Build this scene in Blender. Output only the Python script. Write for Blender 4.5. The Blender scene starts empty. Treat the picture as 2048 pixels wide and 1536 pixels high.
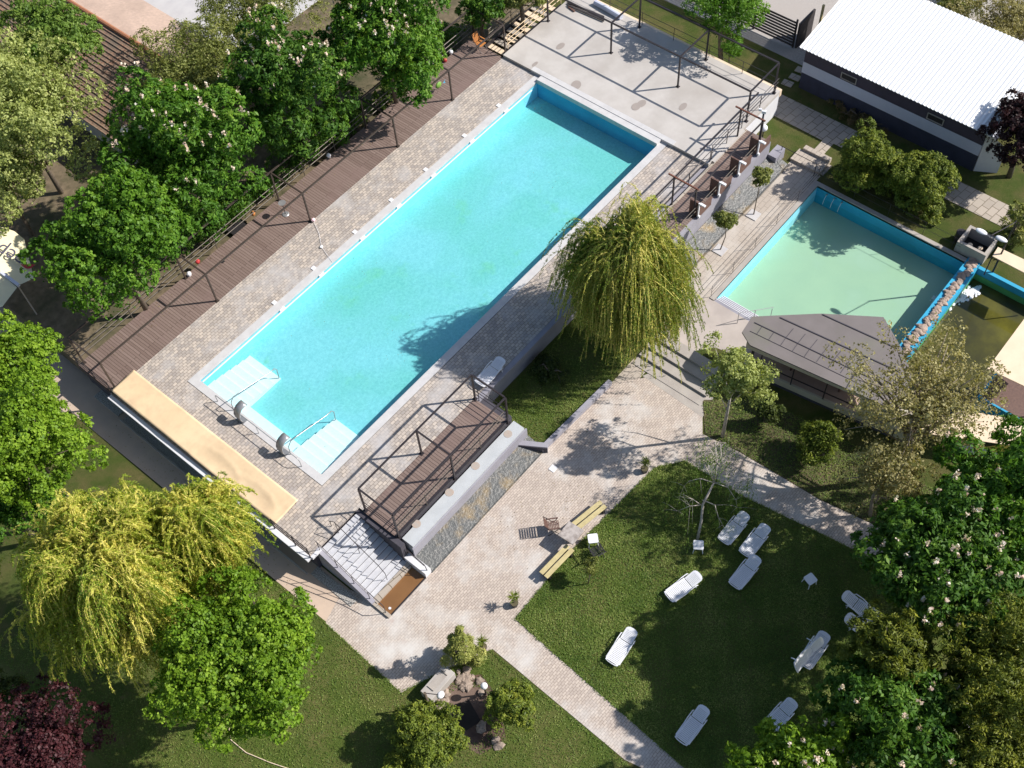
import bpy, math, random
import numpy as np
from mathutils import Vector, Matrix
C = bpy.context.scene.collection
SC = bpy.context.scene
R = math.radians
# ---------------------------------------------------------------- camera, sky, sun, exposure
FPX = 2333.92; TILT = .582353539; ROLL = -.0944924509; HEAD = -.796447965
CAM = Vector((-11.9422, -23.9809, 45.1246))
RM = Matrix.Rotation(HEAD, 3, 'Z') @ Matrix.Rotation(TILT, 3, 'X') @ Matrix.Rotation(ROLL, 3, 'Z')
cd = bpy.data.cameras.new('camera'); cam = bpy.data.objects.new('camera', cd); C.objects.link(cam)
cam.matrix_world = Matrix.Translation(CAM) @ RM.to_4x4()
cd.sensor_fit = 'HORIZONTAL'; cd.sensor_width = 36; cd.lens = FPX / 2048 * 36; cd.clip_end = 2000; cd.clip_start = .5
SC.camera = cam
def at(px, py, z=0.):
    d = RM @ Vector(((px - 1024) / FPX, -(py - 768) / FPX, -1.))
    return CAM + d * ((z - CAM.z) / d.z)
SUN = Vector((.854, -.824, 1.)).normalized()
w = bpy.data.worlds.new('World'); SC.world = w; w.use_nodes = True
nt = w.node_tree; bg = nt.nodes['Background']; sky = nt.nodes.new('ShaderNodeTexSky'); sky.sky_type = 'NISHITA'
sky.sun_disc = False; sky.sun_elevation = math.asin(SUN.z); sky.sun_rotation = math.atan2(SUN.x, SUN.y)
nt.links.new(sky.outputs[0], bg.inputs[0]); bg.inputs[1].default_value = .095
sl = bpy.data.lights.new('sun', 'SUN'); sl.energy = 4.6; sl.angle = R(.53); sl.color = (1, .955, .89)
so = bpy.data.objects.new('sun', sl); C.objects.link(so); so.location = (20, -20, 40)
so.rotation_euler = (-SUN).to_track_quat('-Z', 'Y').to_euler()
SC.view_settings.view_transform = 'Standard'; SC.view_settings.look = 'None'; SC.view_settings.exposure = .46
SC.view_settings.gamma = 1
SC.render.engine = 'CYCLES'
SC.cycles.max_bounces = 6; SC.cycles.transparent_max_bounces = 12; SC.cycles.caustics_reflective = False; SC.cycles.caustics_refractive = False
rng = np.random.default_rng(7); random.seed(7)
G = -1.55
# ---------------------------------------------------------------- materials
def new_mat(name):
    m = bpy.data.materials.new(name); m.use_nodes = True
    return m, m.node_tree, m.node_tree.nodes['Principled BSDF']
def N(nt, t, **kw):
    n = nt.nodes.new(t)
    for k, v in kw.items():
        if k in n.inputs: n.inputs[k].default_value = v
        else: setattr(n, k, v)
    return n
def c4(c): return (c[0], c[1], c[2], 1)
def mix(nt, f, a, b, mode='MIX'):
    n = nt.nodes.new('ShaderNodeMix'); n.data_type = 'RGBA'; n.blend_type = mode
    for i, v in ((0, f), (6, a), (7, b)):
        if isinstance(v, (int, float)): n.inputs[i].default_value = v
        elif isinstance(v, tuple): n.inputs[i].default_value = c4(v)
        else: nt.links.new(v, n.inputs[i])
    return n.outputs[2]
def coords(nt, rot=0, scale=(1, 1, 1)):
    tc = nt.nodes.new('ShaderNodeNewGeometry'); mp = nt.nodes.new('ShaderNodeMapping')
    nt.links.new(tc.outputs['Position'], mp.inputs[0]); mp.inputs['Rotation'].default_value = (0, 0, rot); mp.inputs['Scale'].default_value = scale
    return mp.outputs[0]
def noise(nt, vec, scale, detail=4, rough=.55, lo=.35, hi=.65):
    n = N(nt, 'ShaderNodeTexNoise', Scale=scale, Detail=detail, Roughness=rough); nt.links.new(vec, n.inputs['Vector'])
    r = nt.nodes.new('ShaderNodeMapRange'); r.inputs[1].default_value = lo; r.inputs[2].default_value = hi
    nt.links.new(n.outputs[0], r.inputs[0]); return r.outputs[0]
def bump(nt, bs, h, s=.3, d=.02):
    b = N(nt, 'ShaderNodeBump', Strength=s, Distance=d); nt.links.new(h, b.inputs['Height']); nt.links.new(b.outputs[0], bs.inputs['Normal'])
def nmat(name, c1, c2=None, scale=3., rough=.8, metal=0., c3=None, scale3=.35, bumps=.0, lo=.35, hi=.65):
    m, nt, bs = new_mat(name); bs.inputs['Roughness'].default_value = rough; bs.inputs['Metallic'].default_value = metal
    c2 = c2 or tuple(x * .8 for x in c1)
    v = coords(nt); f = noise(nt, v, scale, 5, .6, lo, hi)
    col = mix(nt, f, c1, c2)
    if c3: col = mix(nt, noise(nt, v, scale3, 5, .6, .45, .7), col, c3)
    nt.links.new(col, bs.inputs['Base Color'])
    if bumps: bump(nt, bs, noise(nt, v, scale * 4, 3, .6, 0, 1), bumps, .02)
    return m
def brick(name, c1, c2, mortar, w_, h_, ms, rot=0, rough=.85, stain=None, stain2=None, speck=.25, bias=0.):
    m, nt, bs = new_mat(name); bs.inputs['Roughness'].default_value = rough
    v = coords(nt, rot)
    # slight wobble of the joints
    b = N(nt, 'ShaderNodeTexBrick', Scale=1.); b.offset = .5
    for k, x in (('Color1', c4(c1)), ('Color2', c4(c2)), ('Mortar', c4(mortar)), ('Mortar Size', ms), ('Brick Width', w_), ('Row Height', h_), ('Mortar Smooth', .3), ('Bias', bias)): b.inputs[k].default_value = x
    nz = N(nt, 'ShaderNodeTexNoise', Scale=1.7, Detail=2.); nt.links.new(v, nz.inputs['Vector'])
    va = nt.nodes.new('ShaderNodeVectorMath'); va.operation = 'MULTIPLY_ADD'; nt.links.new(nz.outputs['Color'], va.inputs[0]); va.inputs[1].default_value = (.05, .05, 0)
    nt.links.new(v, va.inputs[2]); nt.links.new(va.outputs[0], b.inputs['Vector'])
    col = b.outputs['Color']
    sp = noise(nt, v, 38, 3, .7, .3, .75)
    col = mix(nt, sp, col, mix(nt, 1., col, tuple([1 - speck] * 3), 'MULTIPLY'))
    if stain: col = mix(nt, noise(nt, v, .45, 6, .62, .5, .72), col, stain)
    if stain2: col = mix(nt, noise(nt, v, 1.9, 6, .7, .58, .75), col, stain2)
    nt.links.new(col, bs.inputs['Base Color'])
    bump(nt, bs, b.outputs['Fac'], -.35, .01)
    return m
MT = {}
MT['paver'] = brick('upper_pavers', (.62, .53, .45), (.38, .335, .305), (.20, .165, .14), .23, .155, .011, rot=0, stain=(.46, .435, .43), stain2=(.27, .24, .225), speck=.25)
MT['plaza'] = brick('plaza_bricks', (.60, .51, .435), (.47, .395, .34), (.24, .18, .15), .205, .105, .008, rot=0, stain=(.60, .57, .54), stain2=(.46, .38, .34), speck=.16)
MT['plank'] = brick('deck_planks', (.20, .138, .115), (.27, .195, .165), (.055, .03, .025), 2.4, .145, .012, rot=R(90), rough=.7, stain=(.20, .135, .118), speck=.3)
MT['slab'] = brick('path_slabs', (.50, .43, .36), (.40, .345, .29), (.16, .13, .09), .62, .42, .02, rot=.12, stain=(.42, .37, .31), speck=.15)
MT['promenade'] = brick('promenade_slabs', (.50, .43, .36), (.45, .385, .325), (.26, .22, .185), .5, .25, .012, rot=0, stain=(.52, .47, .42), speck=.15)
MT['concrete'] = nmat('terrace_concrete', (.51, .475, .445), (.455, .42, .39), 1.1, .85, c3=(.38, .345, .315), scale3=.28, bumps=.08)
MT['cement'] = nmat('cement', (.42, .38, .34), (.36, .32, .29), 2, .9, bumps=.1)
MT['path_concrete'] = nmat('path_concrete', (.56, .43, .33), (.50, .39, .31), 1.7, .9, c3=(.44, .34, .27), bumps=.1)
MT['coping'] = nmat('pool_coping', (.58, .565, .56), (.51, .495, .495), 2.4, .6)
MT['white_stone'] = nmat('stair_stone', (.56, .56, .58), (.49, .49, .52), 3, .7)
MT['pool_tile'] = None
MT['black_metal'] = nmat('dark_metal', (.035, .03, .035), (.05, .042, .045), 6, .45, .3)
MT['brown_metal'] = nmat('weathered_rail', (.16, .13, .10), (.10, .085, .07), 5, .5, .2)
MT['frame_metal'] = nmat('brown_frame_metal', (.075, .055, .045), (.055, .042, .036), 5, .5, .2)
MT['slab_concrete'] = nmat('pale_slab_concrete', (.47, .41, .37), (.42, .365, .33), 1.5, .9, c3=(.36, .31, .29))
MT['pit_earth'] = nmat('reddish_earth', (.12, .07, .05), (.075, .045, .035), 3, .95, c3=(.20, .14, .11), bumps=.5)
MT['pavilion_floor'] = nmat('pavilion_floor', (.46, .33, .27), (.40, .28, .23), 2, .8)
MT['grey_bark'] = nmat('grey_bark', (.30, .25, .19), (.19, .155, .12), 12, .9, bumps=.3)
MT['rust'] = nmat('rusty_beam', (.20, .07, .04), (.12, .05, .035), 7, .7)
MT['steel'] = nmat('stainless', (.40, .40, .40), (.33, .33, .34), 3, .3, .45)
MT['lilac_wall'] = nmat('lilac_render', (.33, .32, .36), (.29, .28, .32), 1.5, .85, c3=(.24, .23, .27))
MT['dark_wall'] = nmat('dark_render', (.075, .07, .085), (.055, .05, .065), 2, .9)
MT['grey_top'] = nmat('grey_capping', (.50, .52, .54), (.45, .47, .49), 2, .7)
MT['white_wall'] = nmat('white_render', (.70, .70, .72), (.64, .63, .66), 1.2, .8)
MT['plastic'] = nmat('white_plastic', (.80, .80, .82), (.74, .74, .78), 2, .35)
MT['beige'] = nmat('beige_tarp', (.80, .60, .38), (.74, .545, .335), .8, .6, c3=(.66, .48, .30), scale3=1.3)
MT['tan_canvas'] = nmat('tan_canvas', (.78, .62, .45), (.72, .56, .40), 1.5, .7)
MT['gravel'] = nmat('white_gravel', (.62, .60, .57), (.16, .14, .12), 28, .9, bumps=.6, lo=.42, hi=.56)
MT['pebble'] = nmat('parking_gravel', (.46, .43, .40), (.33, .30, .28), 9, .95, c3=(.40, .36, .33), scale3=.2, bumps=.3)
MT['soil'] = nmat('dry_soil', (.11, .085, .05), (.20, .15, .095), 2.5, .95, c3=(.05, .055, .02), scale3=.5, bumps=.4)
MT['bed'] = nmat('dark_bed', (.035, .035, .015), (.09, .085, .03), 2.8, .95, c3=(.12, .09, .05), bumps=.5)
MT['bark'] = nmat('bark', (.12, .09, .065), (.19, .15, .11), 12, .9, bumps=.4)
MT['birch'] = nmat('birch_bark', (.55, .50, .44), (.35, .30, .26), 14, .8, bumps=.2)
MT['yellow_twig'] = nmat('willow_twig', (.66, .55, .14), (.50, .44, .11), 9, .7)
MT['teak'] = nmat('teak', (.36, .20, .08), (.28, .15, .06), 6, .6)
MT['orange_teak'] = nmat('orange_wood', (.55, .22, .06), (.45, .18, .05), 6, .6)
MT['bench_wood'] = nmat('bench_wood', (.56, .47, .24), (.46, .38, .19), 5, .75)
MT['brown_wood'] = nmat('brown_slats', (.11, .06, .05), (.16, .09, .07), 8, .6)
MT['grey_table'] = nmat('stone_table', (.46, .41, .38), (.34, .30, .28), 6, .7, c3=(.22, .18, .16), scale3=3.)
MT['black'] = nmat('black_plastic', (.02, .018, .02), (.03, .027, .03), 6, .5)
MT['terracotta'] = nmat('terracotta', (.40, .17, .08), (.32, .13, .07), 8, .8)
MT['red'] = nmat('red_plastic', (.5, .04, .04), (.4, .03, .03), 8, .5)
MT['cloth_pink'] = nmat('pink_cloth', (.8, .35, .45), (.85, .8, .8), 30, .8)
MT['blue_cloth'] = nmat('blue_cloth', (.10, .45, .65), (.08, .35, .55), 9, .6)
MT['green_cloth'] = nmat('green_cloth', (.12, .30, .05), (.2, .35, .05), 9, .6)
MT['glass_ball'] = nmat('white_globe', (.86, .86, .88), (.80, .80, .84), 3, .2)
MT['rock'] = nmat('rocks', (.38, .30, .24), (.22, .17, .14), 5, .95, bumps=.5)
MT['cap_rock'] = nmat('cap_stones', (.42, .31, .25), (.29, .23, .19), 6, .9, bumps=.5)
MT['navy'] = nmat('navy_wall', (.045, .05, .085), (.035, .038, .065), 2, .8)
MT['purple_fascia'] = nmat('dark_fascia', (.075, .06, .085), (.06, .05, .07), 2, .8)
MT['pale_band'] = nmat('pale_band', (.60, .62, .72), (.56, .58, .68), 2, .8)
MT['black_slats'] = nmat('black_slats', (.03, .026, .028), (.05, .042, .045), 6, .7)
MT['cream'] = nmat('cream_cladding', (.55, .50, .39), (.5, .45, .35), 2, .8)
MT['blue_shade_paint'] = nmat('shaded_blue_pool_paint', (.03, .40, .64), (.025, .35, .58), 1.5, .6, c3=(.02, .30, .50))  # pool wall paint in its shaded tone, shade put into the colour
MT['green_paint'] = nmat('green_pool_paint', (.10, .38, .13), (.08, .30, .10), 1.5, .6)
MT['wet'] = nmat('dark_stain', (.34, .29, .26), (.31, .27, .245), 4, .7)
MT['rust_stain'] = nmat('rust_stain', (.44, .35, .29), (.40, .37, .34), 9, .7)
MT['brown_water'] = nmat('muddy_water', (.23, .115, .045), (.20, .10, .04), .7, .12)
MT['dark_pit'] = nmat('dark_pit', (.02, .016, .014), (.03, .024, .02), 3, .9)
MT['pale_ground'] = nmat('dry_ground', (.52, .38, .30), (.42, .31, .25), 6, .95, c3=(.34, .25, .2), bumps=.3)
MT['pvc'] = nmat('pale_paint_sheet', (.55, .53, .52), (.48, .46, .46), 1, .7)
MT['canvas'] = nmat('parasol_canvas', (.82, .74, .50), (.76, .68, .45), 2, .8)
MT['logo_red'] = nmat('red_print', (.50, .04, .05), (.45, .035, .045), 8, .8)
MT['logo_dark'] = nmat('dark_print', (.10, .09, .13), (.08, .07, .11), 8, .8)
MT['roof_sheet'] = None
def roof_white():
    m, nt, bs = new_mat('corrugated_white_roof'); bs.inputs['Roughness'].default_value = .5
    v = coords(nt); wv = N(nt, 'ShaderNodeTexWave', Scale=.8, Distortion=0.); wv.bands_direction = 'Y'; nt.links.new(v, wv.inputs['Vector'])
    col = mix(nt, noise(nt, v, 1.3), (.88, .88, .88), (.84, .84, .85)); nt.links.new(col, bs.inputs['Base Color'])
    bump(nt, bs, wv.outputs['Fac'], .2, .03); return m
MT['roof_white'] = roof_white()
def grass_mat(name, a, b, c, dry, s=1.):
    m, nt, bs = new_mat(name); bs.inputs['Roughness'].default_value = .9; bs.inputs['Specular IOR Level'].default_value = .15
    v = coords(nt)
    fine = noise(nt, v, 22 * s, 6, .75, .32, .68); mid = noise(nt, v, 3.1, 5, .7, .4, .62); big = noise(nt, v, .7, 5, .65, .42, .62)
    col = mix(nt, fine, a, b); col = mix(nt, mid, col, mix(nt, fine, b, c)); col = mix(nt, big, col, mix(nt, fine, c, dry))
    col = mix(nt, noise(nt, v, 1.1, 6, .72, .60, .74), col, dry)
    nt.links.new(col, bs.inputs['Base Color']); bump(nt, bs, noise(nt, v, 60, 3, .8, 0, 1), .9, .05)
    return m
MT['lawn'] = grass_mat('lawn_grass', (.045, .08, .012), (.13, .17, .035), (.085, .115, .022), (.19, .17, .065))
MT['lawn_dark'] = grass_mat('shade_grass', (.045, .07, .014), (.085, .115, .025), (.07, .085, .02), (.17, .14, .06))
def pool_floor():
    m, nt, bs = new_mat('pool_mosaic_ripples'); bs.inputs['Roughness'].default_value = .5
    v = coords(nt)
    a = noise(nt, v, .22, 4, .55, .42, .62); fine = noise(nt, v, 7.5, 7, .9, .40, .60)
    col = mix(nt, a, (.29, .67, .72), (.23, .62, .58))
    col = mix(nt, noise(nt, v, .42, 4, .6, .62, .78), col, (.22, .62, .40))
    col = mix(nt, fine, col, mix(nt, 1., col, (.62, .78, .80), 'MULTIPLY'))  # fine mottling paints the water's ripple light onto the floor
    nt.links.new(col, bs.inputs['Base Color']); return m
MT['pool_floor'] = pool_floor()
MT['pool_wall_sunlit'] = nmat('sunlit_pool_wall_paint', (.30, .74, .90), (.25, .68, .86), 1.5, .5)  # paler copy of the wall paint, sunlight put into the colour
MT['pool_step'] = nmat('pool_step_tiles', (.80, .90, .90), (.74, .87, .87), 5, .5)
MT['pool2_floor'] = nmat('kid_pool_floor', (.44, .60, .46), (.40, .56, .44), .5, .6, c3=(.48, .64, .54), scale3=.25)
MT['slate'] = None
def slate():
    m, nt, bs = new_mat('slate_bed'); bs.inputs['Roughness'].default_value = .45
    v = coords(nt); vn = N(nt, 'ShaderNodeTexVoronoi', Scale=2.6); vn.feature = 'DISTANCE_TO_EDGE'; 
    mp = N(nt, 'ShaderNodeMapping'); mp.inputs['Scale'].default_value = (1.5, .6, 1); mp.inputs['Rotation'].default_value = (0, 0, .5); nt.links.new(v, mp.inputs[0]); nt.links.new(mp.outputs[0], vn.inputs['Vector'])
    r = nt.nodes.new('ShaderNodeMapRange'); r.inputs[1].default_value = .002; r.inputs[2].default_value = .012; nt.links.new(vn.outputs['Distance'], r.inputs[0])
    base = mix(nt, noise(nt, v, 2.2, 6, .7), (.11, .11, .108), (.075, .08, .08)); base = mix(nt, noise(nt, v, .8, 5, .6, .5, .68), base, (.24, .17, .08))
    col = mix(nt, r.outputs[0], (.34, .32, .29), base); nt.links.new(col, bs.inputs['Base Color'])
    bump(nt, bs, noise(nt, v, 8, 4), .4, .03); return m
MT['slate'] = slate()
def tile_roof():
    m, nt, bs = new_mat('clay_tiles'); bs.inputs['Roughness'].default_value = .9
    v = coords(nt)
    b = N(nt, 'ShaderNodeTexBrick', Scale=1.); b.offset = .5; nt.links.new(v, b.inputs['Vector'])
    for k, x in (('Color1', (.34, .17, .10, 1)), ('Color2', (.22, .12, .085, 1)), ('Mortar', (.03, .02, .02, 1)), ('Mortar Size', .012), ('Brick Width', .24), ('Row Height', .2)): b.inputs[k].default_value = x
    col = mix(nt, noise(nt, v, 7, 6, .7, .4, .65), b.outputs[0], (.30, .23, .16)); col = mix(nt, noise(nt, v, .8, 5, .6, .45, .7), col, (.17, .13, .095))
    nt.links.new(col, bs.inputs['Base Color']); return m
MT['tiles'] = tile_roof()
def dark_roof():
    m, nt, bs = new_mat('felt_roof'); bs.inputs['Roughness'].default_value = .75
    v = coords(nt)
    col = mix(nt, noise(nt, v, .6, 4, .6), (.19, .165, .162), (.155, .135, .13)); col = mix(nt, noise(nt, v, .45, 3, .5, .5, .7), col, (.165, .16, .125))
    nt.links.new(col, bs.inputs['Base Color']); return m
MT['felt'] = dark_roof()
def water_mat(name, tint, refl=.9, rough=.05, bs_=.06, scale=9., dist=.02, base=.02):
    m = bpy.data.materials.new(name); m.use_nodes = True; nt = m.node_tree; nt.nodes.clear()
    out = nt.nodes.new('ShaderNodeOutputMaterial'); tr = N(nt, 'ShaderNodeBsdfTransparent'); tr.inputs[0].default_value = c4(tint)
    gl = N(nt, 'ShaderNodeBsdfGlossy', Roughness=rough); gl.inputs[0].default_value = (refl, refl, refl, 1)
    mx = nt.nodes.new('ShaderNodeMixShader'); mx.inputs[0].default_value = .035
    v = coords(nt); nz = N(nt, 'ShaderNodeTexNoise', Scale=scale, Detail=4., Roughness=.6); nt.links.new(v, nz.inputs['Vector'])
    b = N(nt, 'ShaderNodeBump', Strength=bs_, Distance=dist); nt.links.new(nz.outputs[0], b.inputs['Height'])
    nt.links.new(b.outputs[0], gl.inputs['Normal'])
    nt.links.new(tr.outputs[0], mx.inputs[1]); nt.links.new(gl.outputs[0], mx.inputs[2]); nt.links.new(mx.outputs[0], out.inputs[0])
    return m
MT['water'] = water_mat('pool_water', (.86, .975, .985), bs_=.5)
MT['water2'] = water_mat('kid_pool_water', (.84, .92, .86), bs_=.3)
MT['water3'] = nmat('murky_water', (.055, .052, .016), (.035, .036, .014), .8, .08, c3=(.13, .12, .02), scale3=.4)
def leaf_mat(name, dark, mid, light, trans=.35, rough=.55):
    m = bpy.data.materials.new(name); m.use_nodes = True; nt = m.node_tree; bs = nt.nodes['Principled BSDF']; out = nt.nodes['Material Output']
    a = nt.nodes.new('ShaderNodeAttribute'); a.attribute_name = 'tint'
    cr = nt.nodes.new('ShaderNodeValToRGB'); e = cr.color_ramp.elements
    e[0].color = c4(dark); e[1].color = c4(light); x = e.new(.5); x.color = c4(mid)
    nt.links.new(a.outputs['Fac'], cr.inputs[0]); nt.links.new(cr.outputs[0], bs.inputs['Base Color'])
    bs.inputs['Roughness'].default_value = rough; bs.inputs['Specular IOR Level'].default_value = .3
    tl = nt.nodes.new('ShaderNodeBsdfTranslucent'); tcol = mix(nt, 1., cr.outputs[0], (1.2, 1.2, .55), 'MULTIPLY'); nt.links.new(tcol, tl.inputs[0])
    ms = nt.nodes.new('ShaderNodeMixShader'); ms.inputs[0].default_value = trans
    nt.links.new(bs.outputs[0], ms.inputs[1]); nt.links.new(tl.outputs[0], ms.inputs[2]); nt.links.new(ms.outputs[0], out.inputs[0])
    return m
LM = dict(
    linden=leaf_mat('linden_leaves', (.05, .13, .012), (.115, .245, .018), (.23, .38, .045)),
    chestnut=leaf_mat('chestnut_leaves', (0.045, 0.12, 0.012), (0.1, 0.23, 0.02), (0.24, 0.38, 0.045)),
    chestnut_dark=leaf_mat('dark_chestnut_leaves', (.035, .10, .013), (.08, .18, .019), (.20, .32, .04)),
    maple=leaf_mat('maple_leaves', (.08, .17, .012), (.19, .32, .02), (.34, .48, .05)),
    pale=leaf_mat('pale_young_leaves', (.17, .22, .05), (.38, .43, .13), (.60, .62, .26)),
    olive=leaf_mat('olive_young_leaves', (0.1, 0.13, 0.03), (0.23, 0.26, 0.065), (0.42, 0.41, 0.14)),
    brownish=leaf_mat('bronze_young_leaves', (.18, .16, .055), (.36, .32, .14), (.58, .53, .27)),
    willow=leaf_mat('willow_leaves', (.15, .27, .025), (.42, .48, .055), (.84, .76, .19), .4),
    willow_green=leaf_mat('green_willow_leaves', (.10, .18, .025), (.26, .34, .05), (.62, .58, .15), .4),
    conifer=leaf_mat('yew_needles', (0.05, 0.08, 0.01), (0.15, 0.2, 0.02), (0.36, 0.38, 0.05), .2),
    conifer_gold=leaf_mat('golden_thuja_needles', (.11, .14, .03), (.29, .31, .07), (.55, .54, .18), .25),
    conifer_olive=leaf_mat('olive_cypress_needles', (0.06, 0.085, 0.008), (0.15, 0.18, 0.016), (0.34, 0.34, 0.04), .2),
    purple=leaf_mat('purple_plum_leaves', (.03, .010, .014), (.07, .018, .022), (.13, .04, .045), .25),
    maroon=leaf_mat('maroon_leaves', (.012, .004, .006), (.03, .009, .010), (.07, .02, .02), .2),
    birch=leaf_mat('birch_leaves', (0.07, 0.14, 0.02), (0.16, 0.26, 0.04), (0.3, 0.4, 0.08)),
    shrub=leaf_mat('shrub_leaves', (.03, .05, .015), (.07, .10, .02), (.15, .18, .05)),
    yucca=leaf_mat('yucca_leaves', (.08, .14, .02), (.20, .26, .04), (.36, .38, .10)),
    blossom=leaf_mat('chestnut_blossom', (.62, .42, .34), (.75, .62, .50), (.85, .80, .70), .2),
    white_blossom=leaf_mat('white_blossom', (.7, .7, .7), (.82, .82, .82), (.9, .9, .9), .2),
    grass=leaf_mat('grass_blades', (.07, .13, .018), (.15, .23, .035), (.36, .38, .12), .25),
    litter=leaf_mat('leaf_litter', (.07, .045, .02), (.20, .13, .05), (.34, .28, .10), .1),
    ivy=leaf_mat('dry_plants', (.10, .09, .03), (.22, .16, .08), (.20, .22, .05)),
)
# ---------------------------------------------------------------- mesh helpers
def link(o, parent=None):
    C.objects.link(o)
    if parent: o.parent = parent
    return o
def tag(o, label=None, cat=None, group=None, kind=None):
    for k, v in (('label', label), ('category', cat), ('group', group), ('kind', kind)):
        if v: o[k] = v
    return o
def thing(name, label, cat, loc=(0, 0, 0), rz=0, group=None):
    o = bpy.data.objects.new(name, None); C.objects.link(o); o.location = loc; o.rotation_euler = (0, 0, rz); o.empty_display_size = .2
    return tag(o, label, cat, group)
def copy_tree(o, parent=None):
    c = o.copy(); C.objects.link(c); c.parent = parent
    for ch in [x for x in o.children]: copy_tree(ch, c)
    return c
class MB:
    def __init__(s): s.v = []; s.f = []
    def add(s, v, f):
        n = len(s.v); s.v += [tuple(x) for x in v]; s.f += [tuple(i + n for i in q) for q in f]; return s
    def box(s, x0, x1, y0, y1, z0, z1):
        if x0 > x1: x0, x1 = x1, x0
        if y0 > y1: y0, y1 = y1, y0
        if z0 > z1: z0, z1 = z1, z0
        return s.add([(x0, y0, z0), (x1, y0, z0), (x1, y1, z0), (x0, y1, z0), (x0, y0, z1), (x1, y0, z1), (x1, y1, z1), (x0, y1, z1)],
                     [(0, 3, 2, 1), (4, 5, 6, 7), (0, 1, 5, 4), (1, 2, 6, 5), (2, 3, 7, 6), (3, 0, 4, 7)])
    def obox(s, c, size, rz=0, rx=0, ry=0):
        M = Matrix.Translation(c) @ Matrix.Rotation(rz, 4, 'Z') @ Matrix.Rotation(ry, 4, 'Y') @ Matrix.Rotation(rx, 4, 'X')
        a, b, d = size[0] / 2, size[1] / 2, size[2] / 2
        v = [M @ Vector(p) for p in ((-a, -b, -d), (a, -b, -d), (a, b, -d), (-a, b, -d), (-a, -b, d), (a, -b, d), (a, b, d), (-a, b, d))]
        return s.add(v, [(0, 3, 2, 1), (4, 5, 6, 7), (0, 1, 5, 4), (1, 2, 6, 5), (2, 3, 7, 6), (3, 0, 4, 7)])
    def tube(s, pts, r, n=6, r1=None):
        pts = [Vector(p) for p in pts]; m = len(pts); v = []
        for i, p in enumerate(pts):
            d = (pts[min(i + 1, m - 1)] - pts[max(i - 1, 0)]).normalized()
            a = d.orthogonal().normalized() if i == 0 else (a - d * a.dot(d)).normalized()
            b = d.cross(a); rr = r if r1 is None else r + (r1 - r) * i / (m - 1)
            v += [p + (a * math.cos(6.2832 * k / n) + b * math.sin(6.2832 * k / n)) * rr for k in range(n)]
        f = [(i * n + k, i * n + (k + 1) % n, (i + 1) * n + (k + 1) % n, (i + 1) * n + k) for i in range(m - 1) for k in range(n)]
        f += [tuple(range(n))[::-1], tuple((m - 1) * n + k for k in range(n))]
        return s.add(v, f)
    def beam(s, p, q, wd):   # square section bar
        p, q = Vector(p), Vector(q); d = (q - p).normalized(); up = Vector((0, 0, 1)) if abs(d.z) < .9 else Vector((1, 0, 0))
        a = d.cross(up).normalized() * wd / 2; b = d.cross(a).normalized() * wd / 2
        v = [p + a + b, p - a + b, p - a - b, p + a - b, q + a + b, q - a + b, q - a - b, q + a - b]
        return s.add(v, [(0, 1, 2, 3), (7, 6, 5, 4), (0, 4, 5, 1), (1, 5, 6, 2), (2, 6, 7, 3), (3, 7, 4, 0)])
    def prism(s, pts, z0, z1):
        n = len(pts); 
        ar = sum(pts[i][0] * pts[(i + 1) % n][1] - pts[(i + 1) % n][0] * pts[i][1] for i in range(n))
        if ar < 0: pts = pts[::-1]
        v = [(p[0], p[1], z0) for p in pts] + [(p[0], p[1], z1) for p in pts]
        return s.add(v, [tuple(range(n))[::-1], tuple(n + i for i in range(n))] + [(i, (i + 1) % n, n + (i + 1) % n, n + i) for i in range(n)])
    def cyl(s, c, r, z0, z1, n=16, r1=None):
        r1 = r if r1 is None else r1
        v = [(c[0] + r * math.cos(6.2832 * k / n), c[1] + r * math.sin(6.2832 * k / n), z0) for k in range(n)] + [(c[0] + r1 * math.cos(6.2832 * k / n), c[1] + r1 * math.sin(6.2832 * k / n), z1) for k in range(n)]
        return s.add(v, [tuple(range(n))[::-1], tuple(n + i for i in range(n))] + [(i, (i + 1) % n, n + (i + 1) % n, n + i) for i in range(n)])
    def ball(s, c, r, n=14, sq=(1, 1, 1), jit=0.):
        m = n // 2; v = []; f = []
        for i in range(m + 1):
            th = math.pi * i / m
            for k in range(n):
                ph = 6.2832 * k / n; q = 1 + (random.uniform(-jit, jit) if 0 < i < m else 0)
                v.append((c[0] + r * q * sq[0] * math.sin(th) * math.cos(ph), c[1] + r * q * sq[1] * math.sin(th) * math.sin(ph), c[2] + r * sq[2] * math.cos(th) * q))
        for i in range(m):
            for k in range(n): f.append((i * n + k, (i + 1) * n + k, (i + 1) * n + (k + 1) % n, i * n + (k + 1) % n))
        return s.add(v, f)
    def quad(s, *p): return s.add(p, [tuple(range(len(p)))])
    def build(s, name, mat, parent=None, smooth=False, bevel=0):
        off = Vector((0, 0, 0))
        rot = None
        q = parent
        while q is not None:
            off = off + Vector(q.location); q = q.parent
        me = bpy.data.meshes.new(name); me.from_pydata([(a - off.x, b - off.y, c - off.z) for a, b, c in s.v], [], s.f)
        me.materials.append(MT[mat] if isinstance(mat, str) else mat)
        if smooth: me.polygons.foreach_set('use_smooth', [True] * len(me.polygons))
        me.update(); o = bpy.data.objects.new(name, me); link(o, parent)
        if bevel:
            bm = o.modifiers.new('bevel', 'BEVEL'); bm.width = bevel; bm.segments = 2; bm.limit_method = 'ANGLE'
        return o
def struct(name, mb, mat):
    return tag(mb.build(name, mat), kind='structure')
def sheet(name, pts, z, mat, th=.02):
    return struct(name, MB().prism([(p[0], p[1]) for p in pts], z - th, z), mat)
def rect(x0, x1, y0, y1): return [(x0, y0), (x1, y0), (x1, y1), (x0, y1)]
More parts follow.
